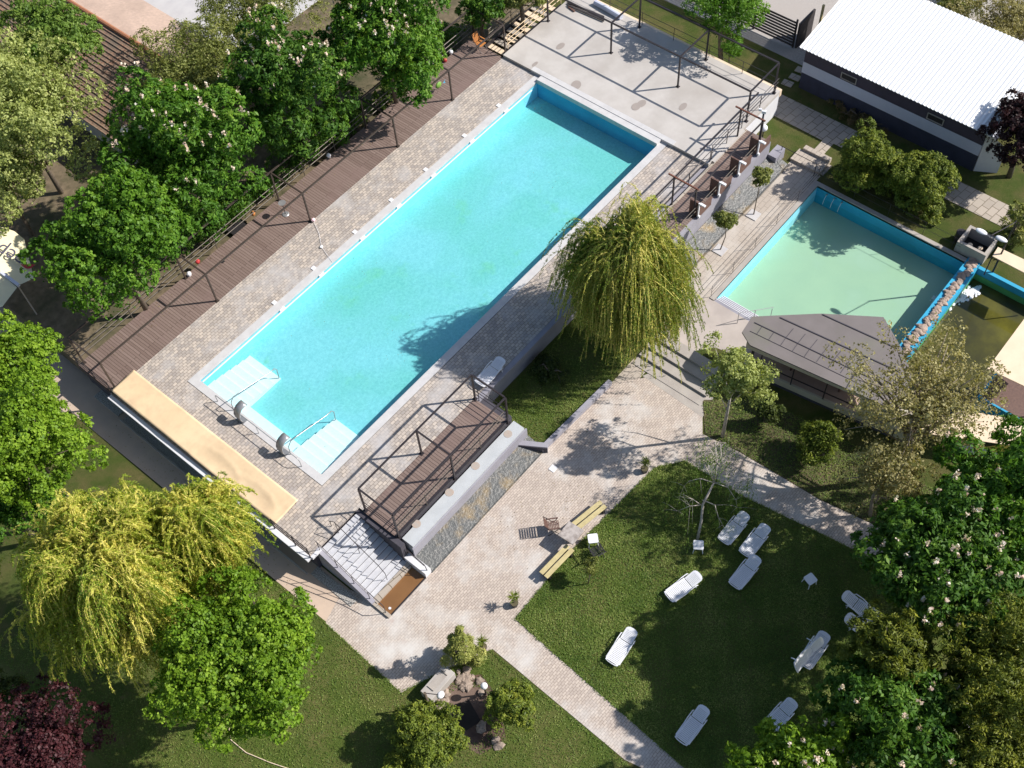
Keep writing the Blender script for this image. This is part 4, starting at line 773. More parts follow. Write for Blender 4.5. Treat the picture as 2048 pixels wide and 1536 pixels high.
def grass(name, poly, n, z, seed, edge=0):
    g = np.random.default_rng(seed); P = np.array([(p[0], p[1]) for p in poly]); lo, hi = P.min(0), P.max(0); lo = np.maximum(lo, [-14, -24]); hi = np.minimum(hi, [22, 8])
    Q = g.uniform(lo, hi, (n, 2)); ins = np.zeros(n, bool); j = len(P) - 1
    for i in range(len(P)):
        xi, yi = P[i]; xj, yj = P[j]; c_ = ((yi > Q[:, 1]) != (yj > Q[:, 1])) & (Q[:, 0] < (xj - xi) * (Q[:, 1] - yi) / (yj - yi + 1e-12) + xi); ins ^= c_; j = i
    Q = Q[ins]; pc = at(935, 1430, G); Q = Q[(Q[:, 0] - pc.x) ** 2 + (Q[:, 1] - pc.y) ** 2 > 1.3]
    E = []
    for i in range(len(P)):
        a, b = P[i], P[(i + 1) % len(P)]; m_ = int(np.linalg.norm(b - a) * edge); u = g.uniform(0, 1, (m_, 1)); E.append(a + (b - a) * u + g.normal(0, .035, (m_, 2)))
    if edge: Q = np.concatenate([Q] + E)
    m_ = len(Q); PP = np.column_stack([Q, np.full(m_, z) + g.uniform(.01, .05, m_)]); f = np.sin(Q[:, 0] * 1.3 + np.sin(Q[:, 1] * 1.7)) * np.sin(Q[:, 1] * 1.1 + 1) * .2 + .1 * np.sin(Q[:, 0] * 4.1 + 2 * np.sin(Q[:, 1] * 3.3))
    d_ = np.column_stack([g.normal(0, 1, (m_, 2)), g.uniform(.1, .7, m_)]); o = mesh_quads(name, leaves(PP, np.tile([0, 0, 1.], (m_, 1)), .04, .3, g, .4, droop=d_), .42 + f + g.normal(0, .2, m_), LM['grass'], None, (0, 0, 0)); tag(o, 'short grass blades growing on the ' + name.replace('_', ' '), kind='stuff')
grass('lawn_grass', [(p.x, p.y) for p in lawn], 150000, G + .02, 90, 60)
grass('front_lawn_grass', [(-4.2, -3.9), (-4.4, -8.6), (-2.7, -9.3), (-.75, -10.3), (-.9, -17.5), (-1.2, -24), (-14, -24), (-14, 6), (-4.55, 6)], 110000, G + .016, 91, 60)
grass('bed_weeds', [tuple(at(x, y, G))[:2] for x, y in ((1408, 805), (1530, 800), (1800, 940), (1900, 1000), (1885, 1105), (1640, 998), (1480, 903), (1412, 866))], 26000, G + .03, 93, 20)
grass('garden_lawn_grass', [(8.0, -2.7), (16.6, -2.7), (16.6, -6.1), (12.9, -6.0), (8.3, -5.8), (7.8, -4.8)], 16000, -1.36, 92, 30)
# ---------------------------------------------------------------- loungers
def make_lounger(label):
    t = thing('sun_lounger', label, 'sun lounger', (0, 0, 0), 0, 'white sun loungers')
    def slats(x0, x1, n, z0, z1, nm, w0=.30, round_=False):
        mb = MB(); L_ = x1 - x0; p = L_ / n
        for k in range(n):
            a = x0 + k * p; za = z0 + (z1 - z0) * (k / n); zb_ = z0 + (z1 - z0) * ((k + .8) / n); wd = w0
            mb.add([(a, -wd, za), (a + p * .8, -wd, zb_), (a + p * .8, wd, zb_), (a, wd, za), (a, -wd, za - .025), (a + p * .8, -wd, zb_ - .025), (a + p * .8, wd, zb_ - .025), (a, wd, za - .025)], [(0, 1, 2, 3), (7, 6, 5, 4), (0, 4, 5, 1), (1, 5, 6, 2), (2, 6, 7, 3), (3, 7, 4, 0)])
        for s in (-1, 1):
            mb.add([(x0, s * (w0 - .03), z0 + .004), (x1, s * (w0 - .03), z1 + .004), (x1, s * (w0 + .04), z1 + .004), (x0, s * (w0 + .04), z0 + .004), (x0, s * (w0 - .03), z0 - .05), (x1, s * (w0 - .03), z1 - .05), (x1, s * (w0 + .04), z1 - .05), (x0, s * (w0 + .04), z0 - .05)],
                   [(0, 1, 2, 3), (7, 6, 5, 4), (0, 4, 5, 1), (1, 5, 6, 2), (2, 6, 7, 3), (3, 7, 4, 0)])
        if round_:
            v = [(x1 - .02, -w0 - .03, z1), (x1 + .06, -w0 + .0, z1 + .01), (x1 + .12, -w0 + .1, z1 + .015), (x1 + .14, 0, z1 + .02), (x1 + .12, w0 - .1, z1 + .015), (x1 + .06, w0, z1 + .01), (x1 - .02, w0 + .03, z1)]
            n_ = len(v); mb.add(v + [(a, b, c - .03) for a, b, c in v], [tuple(range(n_)), tuple(range(n_, 2 * n_))[::-1]] + [(i, (i + 1) % n_, n_ + (i + 1) % n_, n_ + i) for i in range(n_)][:])
        return mb.build(nm, 'plastic', t)
    slats(-.92, .28, 15, .31, .34, 'seat')
    slats(.30, .86, 8, .345, .47, 'backrest', .27, True)
    mb = MB(); mb.tube([(-.95, -.33, .33), (-1.0, -.18, .36), (-1.01, 0, .37), (-1.0, .18, .36), (-.95, .33, .33)], .028, 6).build('foot_rim', 'plastic', t)
    for s in (-1, 1):
        MB().tube([(-.85, s * .36, .29), (-.2, s * .375, .30), (.12, s * .38, .44), (.5, s * .38, .44), (.58, s * .36, .30)], .026, 6).build('armrest', 'plastic', t)
        for x in (-.72, .5): MB().tube([(x, s * .31, .32), (x * 1.03, s * .34, 0)], .035, 6, .026).build('leg', 'plastic', t)
    return t
LG = [((1227, 1318), (1262, 1265), G, 'sunlit white lounger alone at the lower left of the lawn'),
      ((1342, 1190), (1394, 1152), G, 'fully sunlit white lounger left of the shaded trio on the lawn'),
      ((1452, 1075), (1486, 1034), G, 'white lounger nearest the weeping birch with leaf shadow across it'),
      ((1492, 1103), (1530, 1056), G, 'white lounger nearest the pink path, half in sun'),
      ((1473, 1165), (1510, 1120), G, 'shaded white lounger just below the pair by the pink path'),
      ((1367, 1475), (1406, 1422), G, 'shaded white lounger at the bottom of the lawn near the brick path'),
      ((1538, 1455), (1582, 1408), G, 'shaded white lounger at the bottom of the lawn beside the dark chestnut'),
      ((1612, 1325), (1648, 1272), G, 'shaded white lounger lying under a tipped one'),
      ((1748, 1272), (1708, 1243), G, 'white lounger partly hidden by the golden conifer'),
      ((1742, 1228), (1702, 1198), G, 'white lounger almost hidden under the chestnut branches'),
      ((963, 762), (1000, 722), .0, 'white lounger alone on the shaded pool terrace above the short deck')]
proto = make_lounger('x')
for i, (a, b, z, lab) in enumerate(LG):
    o = proto if i == 0 else copy_tree(proto)
    p, q = at(a[0], a[1], z + .33), at(b[0], b[1], z + .4); m_ = (p + q) / 2
    o.location = (m_.x, m_.y, z + .015); o.rotation_euler = (0, 0, math.atan2(q.y - p.y, q.x - p.x)); o['label'] = lab; o.scale = (.87, .87, .87)
o = copy_tree(proto); o.scale = (.87, .87, .87); p = at(1606, 1298, G + .6); o.location = (p.x, p.y, G + .42); q = at(1635, 1262, G + .6); o.rotation_euler = (R(62), 0, math.atan2(q.y - p.y, q.x - p.x)); o['label'] = 'white lounger tipped on its side against another one'
# stools
def make_stool():
    t = thing('side_table', 'x', 'side table', (0, 0, 0), 0, 'white plastic side tables')
    MB().prism([(.22 * math.cos(a) * (1.12 if k % 2 else 1), .22 * math.sin(a) * (1.12 if k % 2 else 1)) for k, a in enumerate([R(22.5 * j) for j in range(16)])] if 0 else [(-.22, -.18), (-.18, -.22), (.18, -.22), (.22, -.18), (.22, .18), (.18, .22), (-.18, .22), (-.22, .18)], .41, .45).build('table_top', 'plastic', t)
    for a in (-1, 1):
        for b in (-1, 1): MB().tube([(a * .17, b * .17, .42), (a * .215, b * .215, 0)], .026, 6, .02).build('leg', 'plastic', t)
    return t
pr = make_stool()
for i, (px, py, rz, lab) in enumerate(((1186, 1077, .5, 'white side table beside the stone table at the plaza edge'), (1397, 1090, .3, 'white side table under the weeping birch with leaf shadow on it'), (1621, 1158, .95, 'white side table alone in the shaded part of the lawn'))):
    o = pr if i == 0 else copy_tree(pr); p = at(px, py, G + .45); o.location = (p.x, p.y, G + .02); o.rotation_euler = (0, 0, rz + .3); o['label'] = lab
# benches
for i, (a, b, lab) in enumerate((((1145, 1052), (1203, 1005), 'pale two plank bench beyond the stone table'), ((1083, 1148), (1137, 1092), 'pale two plank bench dappled with shadow before the stone table'))):
    p, q = at(*a, G + .42), at(*b, G + .42); cx, cy = (p.x + q.x) / 2, (p.y + q.y) / 2; rz = math.atan2(q.y - p.y, q.x - p.x); L_ = (q - p).length
    t = thing('plank_bench', lab, 'bench', (0, 0, 0), 0, 'plank benches at the plaza edge')
    for s in (-1, 1): MB().box(-L_ / 2, L_ / 2, s * .03, s * .24, .38, .43).build('seat_plank', 'bench_wood', t, bevel=.008)
    for s in (-1, 1): MB().box(s * L_ * .4 - .05, s * L_ * .4 + .05, -.24, .24, 0, .375).build('leg', 'black_metal', t)
    t.location = (cx, cy - .1, G + .015); t.rotation_euler = (0, 0, rz)
p = at(1142, 1066, G + .72); t = thing('stone_table', 'square grey stone table between the two plank benches', 'table', (0, 0, 0))
MB().box(-.42, .42, -.40, .40, .68, .74).build('table_top', 'grey_table', t, bevel=.01); MB().box(-.12, .12, -.12, .12, 0, .68).build('leg', 'cement', t); t.location = (p.x, p.y, G + .01); t.rotation_euler = (0, 0, .05)
def chair(label, loc, rz, mat, name='slatted_chair', rec=.35, metal='black_metal', group=None):
    t = thing(name, label, 'chair', (0, 0, 0), 0, group)
    mb = MB()
    for k in range(7): mb.box(-.24 + k * .07, -.24 + k * .07 + .045, -.23, .23, .42, .445)
    mb.build('seat', mat, t)
    mb = MB()
    for k in range(7): a = k * .075; mb.obox((-.27 - a * math.sin(rec), 0, .48 + a * math.cos(rec) + .02), (.02, .44, .05), 0, 0, -rec)
    mb.build('backrest', mat, t)
    for s in (-1, 1):
        MB().tube([(.26, s * .25, 0), (-.1, s * .25, .42), (-.27 - .5 * math.sin(rec), s * .25, .48 + .5 * math.cos(rec))], .018, 5).build('frame', metal, t)
        MB().tube([(-.3, s * .25, 0), (.1, s * .25, .42), (.2, s * .25, .62)], .018, 5).build('leg', metal, t)
        MB().box(-.32, .22, s * .25 - .03, s * .25 + .03, .62, .645).build('armrest', mat, t)
    t.location = loc; t.rotation_euler = (0, 0, rz); return t
p = at(1108, 1052, G + .4); chair('dark brown slatted folding chair facing the stone table', (p.x, p.y, G + .012), -.75, 'brown_wood')
p = at(961, 88, .4); chair('orange wooden armchair at the far end of the plank deck', (p.x, p.y, .014), -1.6, 'orange_teak', 'wooden_armchair')
p = at(1186, 1106, G + .3); chair('black slatted chair in the shade under the white side table', (p.x + .1, p.y - .1, G + .014), 1.2, 'black')
# potted plants
for px, py, lab in ((1289, 940, 'yucca in a black pot at the top corner of the lawn'), (1029, 1208, 'yucca in a dark pot with a long shadow, at the lower plaza edge'), (966, 1296, 'yucca in a dark pot half hidden beside the golden thuja')):
    p = at(px, py, G + .15); t = thing('potted_plant', lab, 'potted plant', (p.x, p.y, G), 0, 'yuccas in pots')
    MB().cyl((p.x, p.y), .13, G + .015, G + .3, 14, .18).build('pot', 'black', t); MB().cyl((p.x, p.y), .165, G + .3, G + .31, 14).build('soil', 'soil', t)
    MB().tube([(p.x, p.y, G + .3), (p.x + .03, p.y + .02, G + .75)], .02, 6).build('stem', 'bark', t)
    g = np.random.default_rng(int(px)); n_ = 70; dd = sphere_pts(n_, g); dd[:, 2] = dd[:, 2] * .7 + .3; PP = np.array([p.x + .03, p.y + .02, G + .8]) + dd * .16
    nn = np.cross(dd, g.normal(0, 1, (n_, 3))); mesh_quads('leaves', leaves(PP, nn, .17, .12, g, .2, droop=dd), g.uniform(.2, .9, n_), LM['yucca'], t, (p.x, p.y, G))
# lamps
def globe(label, px, py, zt, zb, pole='black_metal', r=.19, base=None):
    p = at(px, py, zt); b = base or (p.x, p.y); t = thing('globe_lamp', label, 'lamp', (b[0], b[1], zb)); MB().tube([(b[0], b[1], zb), (p.x, p.y, zt - r * .8)], .035, 8).build('pole', pole, t); MB().ball((p.x, p.y, zt), r, 18).build('globe', 'glass_ball', t, smooth=True)
globe('white globe lamp on a dark pole at the corner of the concrete terrace', 1528, 256, -.35, G, r=.2)
globe('white globe lamp on the grass beside the rounded yew', 968, 1372, -.5, G, r=.15)
t = thing('stump_lamp', 'white lantern on a leaning brown post beside the stone sink', 'lamp', tuple(at(870, 1440, G))[:2] + (G,))
a, b, c_ = at(870, 1440, G), at(849, 1386, .3), at(881, 1390, -.3); MB().tube([a, b], .07, 8, .06).build('post', 'bark', t); MB().tube([b, c_], .02, 6).build('arm', 'black_metal', t); MB().ball(c_, .15, 14, (1.2, 1, .8)).build('globe', 'glass_ball', t, smooth=True)
t = thing('street_lamp', 'tall lamp post with two white heads beside the concrete planter', 'street lamp', tuple(at(1985, 545, G))[:2] + (G,))
b = at(1985, 545, G); m_ = Vector((b.x, b.y, 2.3)); a1, a2 = at(1963, 463, 2.3), at(2003, 478, 2.3); MB().tube([b, m_], .05, 8, .035).build('pole', 'black_metal', t)
m_ = (a1 + a2) / 2; MB().tube([(b.x, b.y, 2.25), m_, ], .025, 6).tube([a1, a2], .022, 6).build('arm', 'black_metal', t)
for q in (a1, a2): MB().ball(q, .2, 12, (.75, 1.5, .35)).build('lamp_head', 'plastic', t, smooth=True)
t = thing('floodlight', 'white floodlight on a thin dark pole at the side of the concrete terrace', 'floodlight', tuple(at(1518, 300, -.1))[:2] + (-.1,))
a, b = at(1516, 293, 0), at(1531, 212, 2.3); MB().tube([a, (a.x, a.y, 2.5)], .05, 8).build('pole', 'navy', t); MB().obox((a.x, a.y, 2.45), (.12, .22, .16), .4).obox((a.x - .02, a.y + .22, 2.5), (.1, .14, .12), .4).build('lamp_head', 'plastic', t)
# stone sink and pit with rocks
t = thing('stone_sink', 'pale grey concrete sink with a shallow tray beside the dark pit', 'sink', (-3.2, -9.6, G))
MB().box(-3.95, -2.5, -9.95, -9.35, G, -.95).build('block', 'concrete', t, bevel=.02); MB().box(-3.6, -2.75, -9.78, -9.45, -.949, -.944).build('tray', 'cement', t)
for x in (-3.6, -2.77): MB().box(x - .02, x, -9.78, -9.45, -.94, -.9).build('rim', 'cement', t)
sheet('pit_soil', [tuple(at(x, y, G))[:2] for x, y in ((868, 1400), (905, 1362), (962, 1348), (1000, 1400), (1012, 1480), (960, 1510), (880, 1465))], G + .021, 'pit_earth', .035)
sheet('pit_shade_sheet', [tuple(at(x, y, G))[:2] for x, y in ((902, 1412), (938, 1400), (962, 1442), (932, 1462), (905, 1440))], G + .024, 'dark_pit')  # flat sheet, the darkness down in the pit is put into its colour
p = at(925, 1425, G)
for k in range(26):
    px, py = random.choice(((930, 1365), (900, 1385), (945, 1360), (880, 1410), (965, 1385), (925, 1350), (890, 1400), (1000, 1490), (955, 1455))); q = at(px + random.uniform(-16, 16), py + random.uniform(-12, 12), G)
    tag(MB().ball((q.x, q.y, G + .06), random.uniform(.1, .22), 8, (1.2, 1, .55), .3).build('rock', 'rock'), 'rough grey brown rock in the loose pile around the rim of the dark pit', 'rock', 'rocks around the pit')
def litter(name, label, x0, x1, y0, y1, z, n, seed, mat='litter', size=.03):
    g = np.random.default_rng(seed); nc = max(3, n // 25); c_ = np.column_stack([g.uniform(x0, x1, nc), g.uniform(y0, y1, nc)]); Q = c_[g.integers(0, nc, n)] + g.normal(0, .55, (n, 2)); k = g.uniform(0, 1, n) < .35; Q[k] = np.column_stack([g.uniform(x0, x1, n), g.uniform(y0, y1, n)])[k]
    Q = Q[(Q[:, 0] > x0) & (Q[:, 0] < x1) & (Q[:, 1] > y0) & (Q[:, 1] < y1)]; m_ = len(Q); PP = np.column_stack([Q, np.full(m_, z) + g.uniform(.004, .012, m_)])
    tag(mesh_quads(name, leaves(PP, np.tile([0, 0, 1.], (m_, 1)), size, .45, g, .08), g.uniform(0, 1, m_), LM[mat], None, (0, 0, 0)), label, kind='stuff')
litter('floating_leaves', 'small dark leaves floating on the swimming pool', .6, 25.4, .6, 8.4, -.098, 130, 101, size=.026)
litter('fallen_leaves', 'small fallen leaves on the pool paving below the willow', 8, 17, -2.2, -.1, .002, 260, 102, size=.028)
litter('fallen_leaves', 'fallen leaves and bits on the plank deck beside the tree row', -2, 25.8, 12.6, 13.8, .014, 420, 103, size=.03)
litter('fallen_leaves', 'fallen leaves scattered over the pink plaza paving', 3, 12.6, -9.2, -6.6, G + .014, 260, 104, size=.026)
litter('fallen_leaves', 'fallen leaves on the shaded side path by the terrace wall', -4.2, -3.2, -3, 11, G + .01, 260, 105, size=.03)
# ---------------------------------------------------------------- buildings
def white_building():
    t = thing('pool_building', 'long building with a white corrugated roof and dark blue wall with a pale band', 'building', (37.5, -8, G))
    e = 1.45; X0 = 35.35; Ya, Yb = -2.45, -13.1
    MB().box(X0, 40.6, Yb, Ya, G, -.42).build('lower_wall', 'navy', t)
    MB().box(X0 - .01, 40.61, Yb - .01, Ya + .01, -.42, .32).build('wall_band', 'pale_band', t)
    MB().box(X0, 40.6, Yb, Ya, .32, e - .05).build('upper_wall', 'purple_fascia', t)
    # corrugated roof
    v = []; f = []; ny = 220; y0, y1 = Yb - .35, Ya + .25; xa, xb = 35.0, 41.2; za, zb_ = e, e + .95
    for j in range(ny + 1):
        y = y0 + (y1 - y0) * j / ny; dz = .02 * math.cos(j * 6.2832 / 4.4); v += [(xa, y, za + dz), (xb, y, zb_ + dz)]
    f = [(2 * j, 2 * j + 1, 2 * j + 3, 2 * j + 2) for j in range(ny)]
    o = MB().add(v, f).build('roof', 'roof_white', t); s = o.modifiers.new('thick', 'SOLIDIFY'); s.thickness = .04
    for y in (-4.75, -9.9):
        w_ = MB().box(X0 - .05, X0 - .015, y - .95, y + .0, .42, .47).box(X0 - .05, X0 - .015, y - .95, y, .80, .85).box(X0 - .05, X0 - .015, y - .95, y - .9, .47, .8).box(X0 - .05, X0 - .015, y - .05, y, .47, .8).build('window', 'cement', t)
        MB().box(X0 - .02, X0 - .012, y - .9, y - .05, .47, .8).build('pane', 'black', w_)
    MB().add([(35.4, -13.15, G), (36.0, -14.2, G), (36.0, -14.2, .2), (35.4, -13.15, 1.2), (35.45, -13.1, G), (36.05, -14.15, G), (36.05, -14.15, .2), (35.45, -13.1, 1.2)], [(0, 1, 2, 3), (7, 6, 5, 4), (0, 4, 5, 1), (1, 5, 6, 2), (2, 6, 7, 3), (3, 7, 4, 0)]).build('end_wall', 'white_wall', t)
white_building()
t = thing('slat_fence', 'black horizontal slat fence panel between the terrace and the gravel', 'fence', (37.9, 2.5, G))
for k in range(9): MB().box(37.86, 37.9, -.4, 8, G + .15 + k * .2, G + .27 + k * .2).build('slat', 'black_slats', t)
for y in (-.4, 2.3, 5, 8): MB().box(37.92, 38.0, y - .05, y + .05, G, G + 2.0).build('post', 'black_slats', t)
t = thing('gate_post', 'short black screen beside the slat fence with a pale timber post', 'screen', (38.6, -.9, G))
MB().box(38.0, 39.6, -.62, -.5, G, .2).build('panel', 'black_slats', t); MB().box(39.3, 39.42, -1.2, -1.08, G, .9).build('post', 'bench_wood', t)
t = thing('tile_roof_house', 'low house with a weathered brown clay tile roof in the top left corner', 'house', (9, 28, G))
MB().add([(7.35, 22.0, 1.8), (7.35, 40, 1.8), (12.3, 40, 3.1), (12.3, 22.0, 3.1)], [(3, 2, 1, 0)]).build('roof', 'tiles', t)
mb = MB()
for k in range(21): x = 7.35 + k * 4.95 / 20; z = 1.8 + 1.3 * k / 20; mb.box(x - .03, x + .03, 22, 40, z - .02, z + .05)
mb.build('tile_rows', 'tiles', t)
MB().tube([(12.3, 22, 3.15), (12.3, 40, 3.15)], .13, 8).build('ridge', 'terracotta', t); MB().box(7.9, 12, 22.3, 39.7, G, 1.85).build('wall', 'cement', t)
MB().add([(12.35, 22.0, 3.05), (12.35, 40, 3.05), (15.5, 40, 2.2), (15.5, 22, 2.2)], [(3, 2, 1, 0)]).build('far_roof', 'pale_ground', t)
tag(MB().obox(tuple(at(282, 25, .2)), (.6, .6, .5), .3).build('orange_crate', 'terracotta', None, bevel=.05), 'orange box on the pale yard behind the tile roof', 'box')
sheet('pale_slab', rect(15.5, 24, 24, 40), -.43, 'pvc', .02)
# pavilion
def pavilion():
    t = thing('pavilion', 'cream pavilion with a big faceted dark felt roof beside the paddling pool', 'pavilion', (19, -15, G))
    z = .95; P_ = [at(x, y, z) for x, y in ((1484, 664), (1504, 633), (1642, 627), (1767, 634), (1803, 696), (1827, 756), (1800, 825), (1500, 690))]
    MB().prism([(p.x, p.y) for p in P_], z - .08, z).build('roof', 'felt', t)
    mb = MB()
    for a, b, wd in (((1560, 635), (1800, 744), .05), ((1645, 629), (1797, 698), .05), ((1509, 645), (1770, 770), .04), ((1500, 662), (1760, 788), .02)): mb.beam(at(*a, z + .01), at(*b, z + .01), wd)
    for k in range(9):
        x = 1525 + 24 * k; y = 652 + 11 * k; mb.beam(at(x, y, z + .005), at(x - 12, y + 17, z + .005), .02)
        if k < 7: mb.beam(at(x + 62, y + 5, z + .005), at(x + 48, y + 22, z + .005), .02)
    mb.beam(at(1727, 714, z + .01), at(1692, 778, z + .01), .03)
    mb.build('seam', 'dark_wall', t)
    # front wall line runs slightly askew under the eave
    A = Vector((17.28, -10.55)); B = Vector((18.5, -18.9)); D = (B - A).normalized(); Nn = Vector((-D.y, D.x)); Nn = Nn if Nn.x > 0 else -Nn; Lw = (B - A).length
    def seg(mb, u0, u1, z0, z1, th=.12, o=0.):
        p = [A + D * u0 + Nn * o, A + D * u1 + Nn * o, A + D * u1 + Nn * (o + th), A + D * u0 + Nn * (o + th)]; return mb.prism([(q.x, q.y) for q in p], z0, z1)
    seg(MB(), .1, Lw, .42, .86).build('fascia', 'cream', t)
    seg(MB(), .1, Lw, -1.3, -.92).build('lower_wall', 'cream', t); seg(MB(), .1, Lw, G, -1.3, .1, .04).build('base', 'dark_wall', t)  # dark base strip paints the shaded gap below the wall
    mb = MB(); seg(mb, 5.7, Lw, -.92, .42)
    for k in range(12): seg(mb, 5.75 + .2 * k, 5.79 + .2 * k, -.92, .42, .02, -.015)
    mb.build('board_wall', 'cream', t)
    seg(MB(), .1, 5.7, -.97, -.93, 1.7, .12).build('floor', 'pavilion_floor', t); seg(MB(), 1.0, 5.7, -.93, .85, .06, 1.5).build('rear_wall', 'pavilion_floor', t)
    for u in (.9, 2.5, 4.1): seg(MB(), u, u + .05, -.92, .42, .06, .02).build('mullion', 'black_metal', t)
    seg(MB(), .1, 5.7, -.42, -.38, .04, .03).build('rail', 'black_metal', t)
    for u in (2.2, 4.6): c2 = A + D * u + Nn * .8; MB().cyl((c2.x, c2.y), .3, -.3, -.26, 18).cyl((c2.x, c2.y), .05, -.93, -.3, 10).build('round_table', 'brown_wood', t)
    for u, o in ((.4, .3), (Lw - .3, .3), (1.2, 1.4), (5.8, 1.7)): c2 = A + D * u + Nn * o; MB().box(c2.x - .05, c2.x + .05, c2.y - .05, c2.y + .05, G, .86).build('post', 'black_metal', t)
pavilion()
# dark steps beside the pavilion
t = thing('garden_steps', 'four dark grey concrete steps between the big willow and the birch', 'steps', (15.4, -8.5, G))
for k in range(4): MB().box(14.5 + k * .55, 15.05 + k * .55, -10.2, -6.3, G - .05, G + .02 + .0 * k + .12 * (k + 1) - .1).build('step', 'cement', t)
sheet('bed_soil', [tuple(at(x, y, G))[:2] for x, y in ((1405, 800), (1530, 800), (1800, 940), (1900, 1000), (1890, 1110), (1640, 1000), (1480, 905), (1410, 868))], G + .02, 'bed')
# slide pool island roof and tan awnings
t = thing('tan_roof', 'tan canvas roof over the slide tower at the right edge', 'canopy', (24, -21, G))
a, b, c_, d_ = at(1975, 737, 1.2), at(2060, 622, 1.2), at(2160, 700, 1.2), at(2070, 782, 1.2)
MB().prism([(p.x, p.y) for p in (a, b, c_, d_)], 1.15, 1.2).build('canvas', 'tan_canvas', t)
for p in (a, d_): MB().tube([(p.x + .2, p.y - .2, G - 1), (p.x + .2, p.y - .2, 1.15)], .04).build('post', 'tan_canvas', t)
q = at(2015, 790, -.9); MB().box(q.x - .9, q.x + 1.1, q.y - 1.4, q.y + .9, -2.6, -1.0).build('platform', 'brown_wood', t); MB().box(q.x - 1.0, q.x - .905, q.y - 1.5, q.y + 1.0, -2.6, -.75).box(q.x - .9, q.x + 1.1, q.y + .905, q.y + 1.0, -2.6, -.76).build('blue_wall', 'blue_shade_paint', t)
t = thing('tan_awning', 'long tan awning strip in the right edge below the slide tower', 'awning', (20.5, -22, G))
pts = [at(1795, 838, -.2), at(1790, 858, -.2), at(2090, 900, -.2), at(2090, 850, -.2), at(1960, 826, -.2)]; MB().prism([(p.x, p.y) for p in pts], -.24, -.2).build('canvas', 'tan_canvas', t)
for p in (pts[1], pts[3]): MB().tube([(p.x, p.y, G), (p.x, p.y, -.24)], .03).build('post', 'black_metal', t)
p, q = at(1915, 885, -1.2), at(1995, 912, -1.2); t = thing('low_wall', 'pale low wall strip below the tan awning', 'wall', (p.x, p.y, G)); MB().beam((p.x, p.y, -1.35), (q.x, q.y, -1.35), .3).build('wall_body', 'white_wall', t)
t = thing('tan_awning', 'small tan awning at the right edge above the slide pool', 'awning', (29.5, -18, G))
pts = [at(1988, 508, -.1), at(1996, 496, -.1), at(2100, 550, -.1), at(2100, 570, -.1), at(2048, 546, -.1)]; pts = [at(1985, 512, -.1), at(1996, 494, -.1), at(2110, 548, -.1), at(2100, 572, -.1)]
MB().prism([(p.x, p.y) for p in pts], -.14, -.1).build('canvas', 'tan_canvas', t)
for p in (pts[0], pts[3]): MB().tube([(p.x, p.y, G), (p.x, p.y, -.14)], .03).build('post', 'black_metal', t)
# concrete pump box
t = thing('pump_box', 'open concrete box with pumps beside the blue pool corner', 'concrete box', (30.5, -15.7, G))
MB().box(29.95, 31.3, -15.1, -14.95, G, -.85).box(29.95, 31.3, -16.5, -16.35, G, -.85).box(31.15, 31.3, -16.35, -15.1, G, -.85).box(29.95, 30.1, -16.35, -15.1, G, -.85).build('box_wall', 'cement', t)
MB().box(30.1, 31.15, -16.35, -15.1, G, G + .03).build('base', 'dark_pit', t)
for x, y in ((30.4, -15.5), (30.5, -16.0)): MB().cyl((x, y), .16, G + .03, G + .4, 14).build('pump', 'black', t); 
for x, y in ((30.4, -15.5), (30.5, -16.0)): MB().cyl((x, y), .12, G + .4, G + .43, 14).build('pump_ring', 'tan_canvas', t)
t = thing('barrel', 'black round barrel beside the concrete pump box', 'barrel', tuple(at(1917, 480, G))[:2] + (G,)); p = at(1917, 480, G); MB().cyl((p.x, p.y), .25, G, G + .6, 18).build('body', 'black', t); MB().cyl((p.x, p.y), .22, G + .6, G + .62, 18).build('lid', 'black_metal', t)
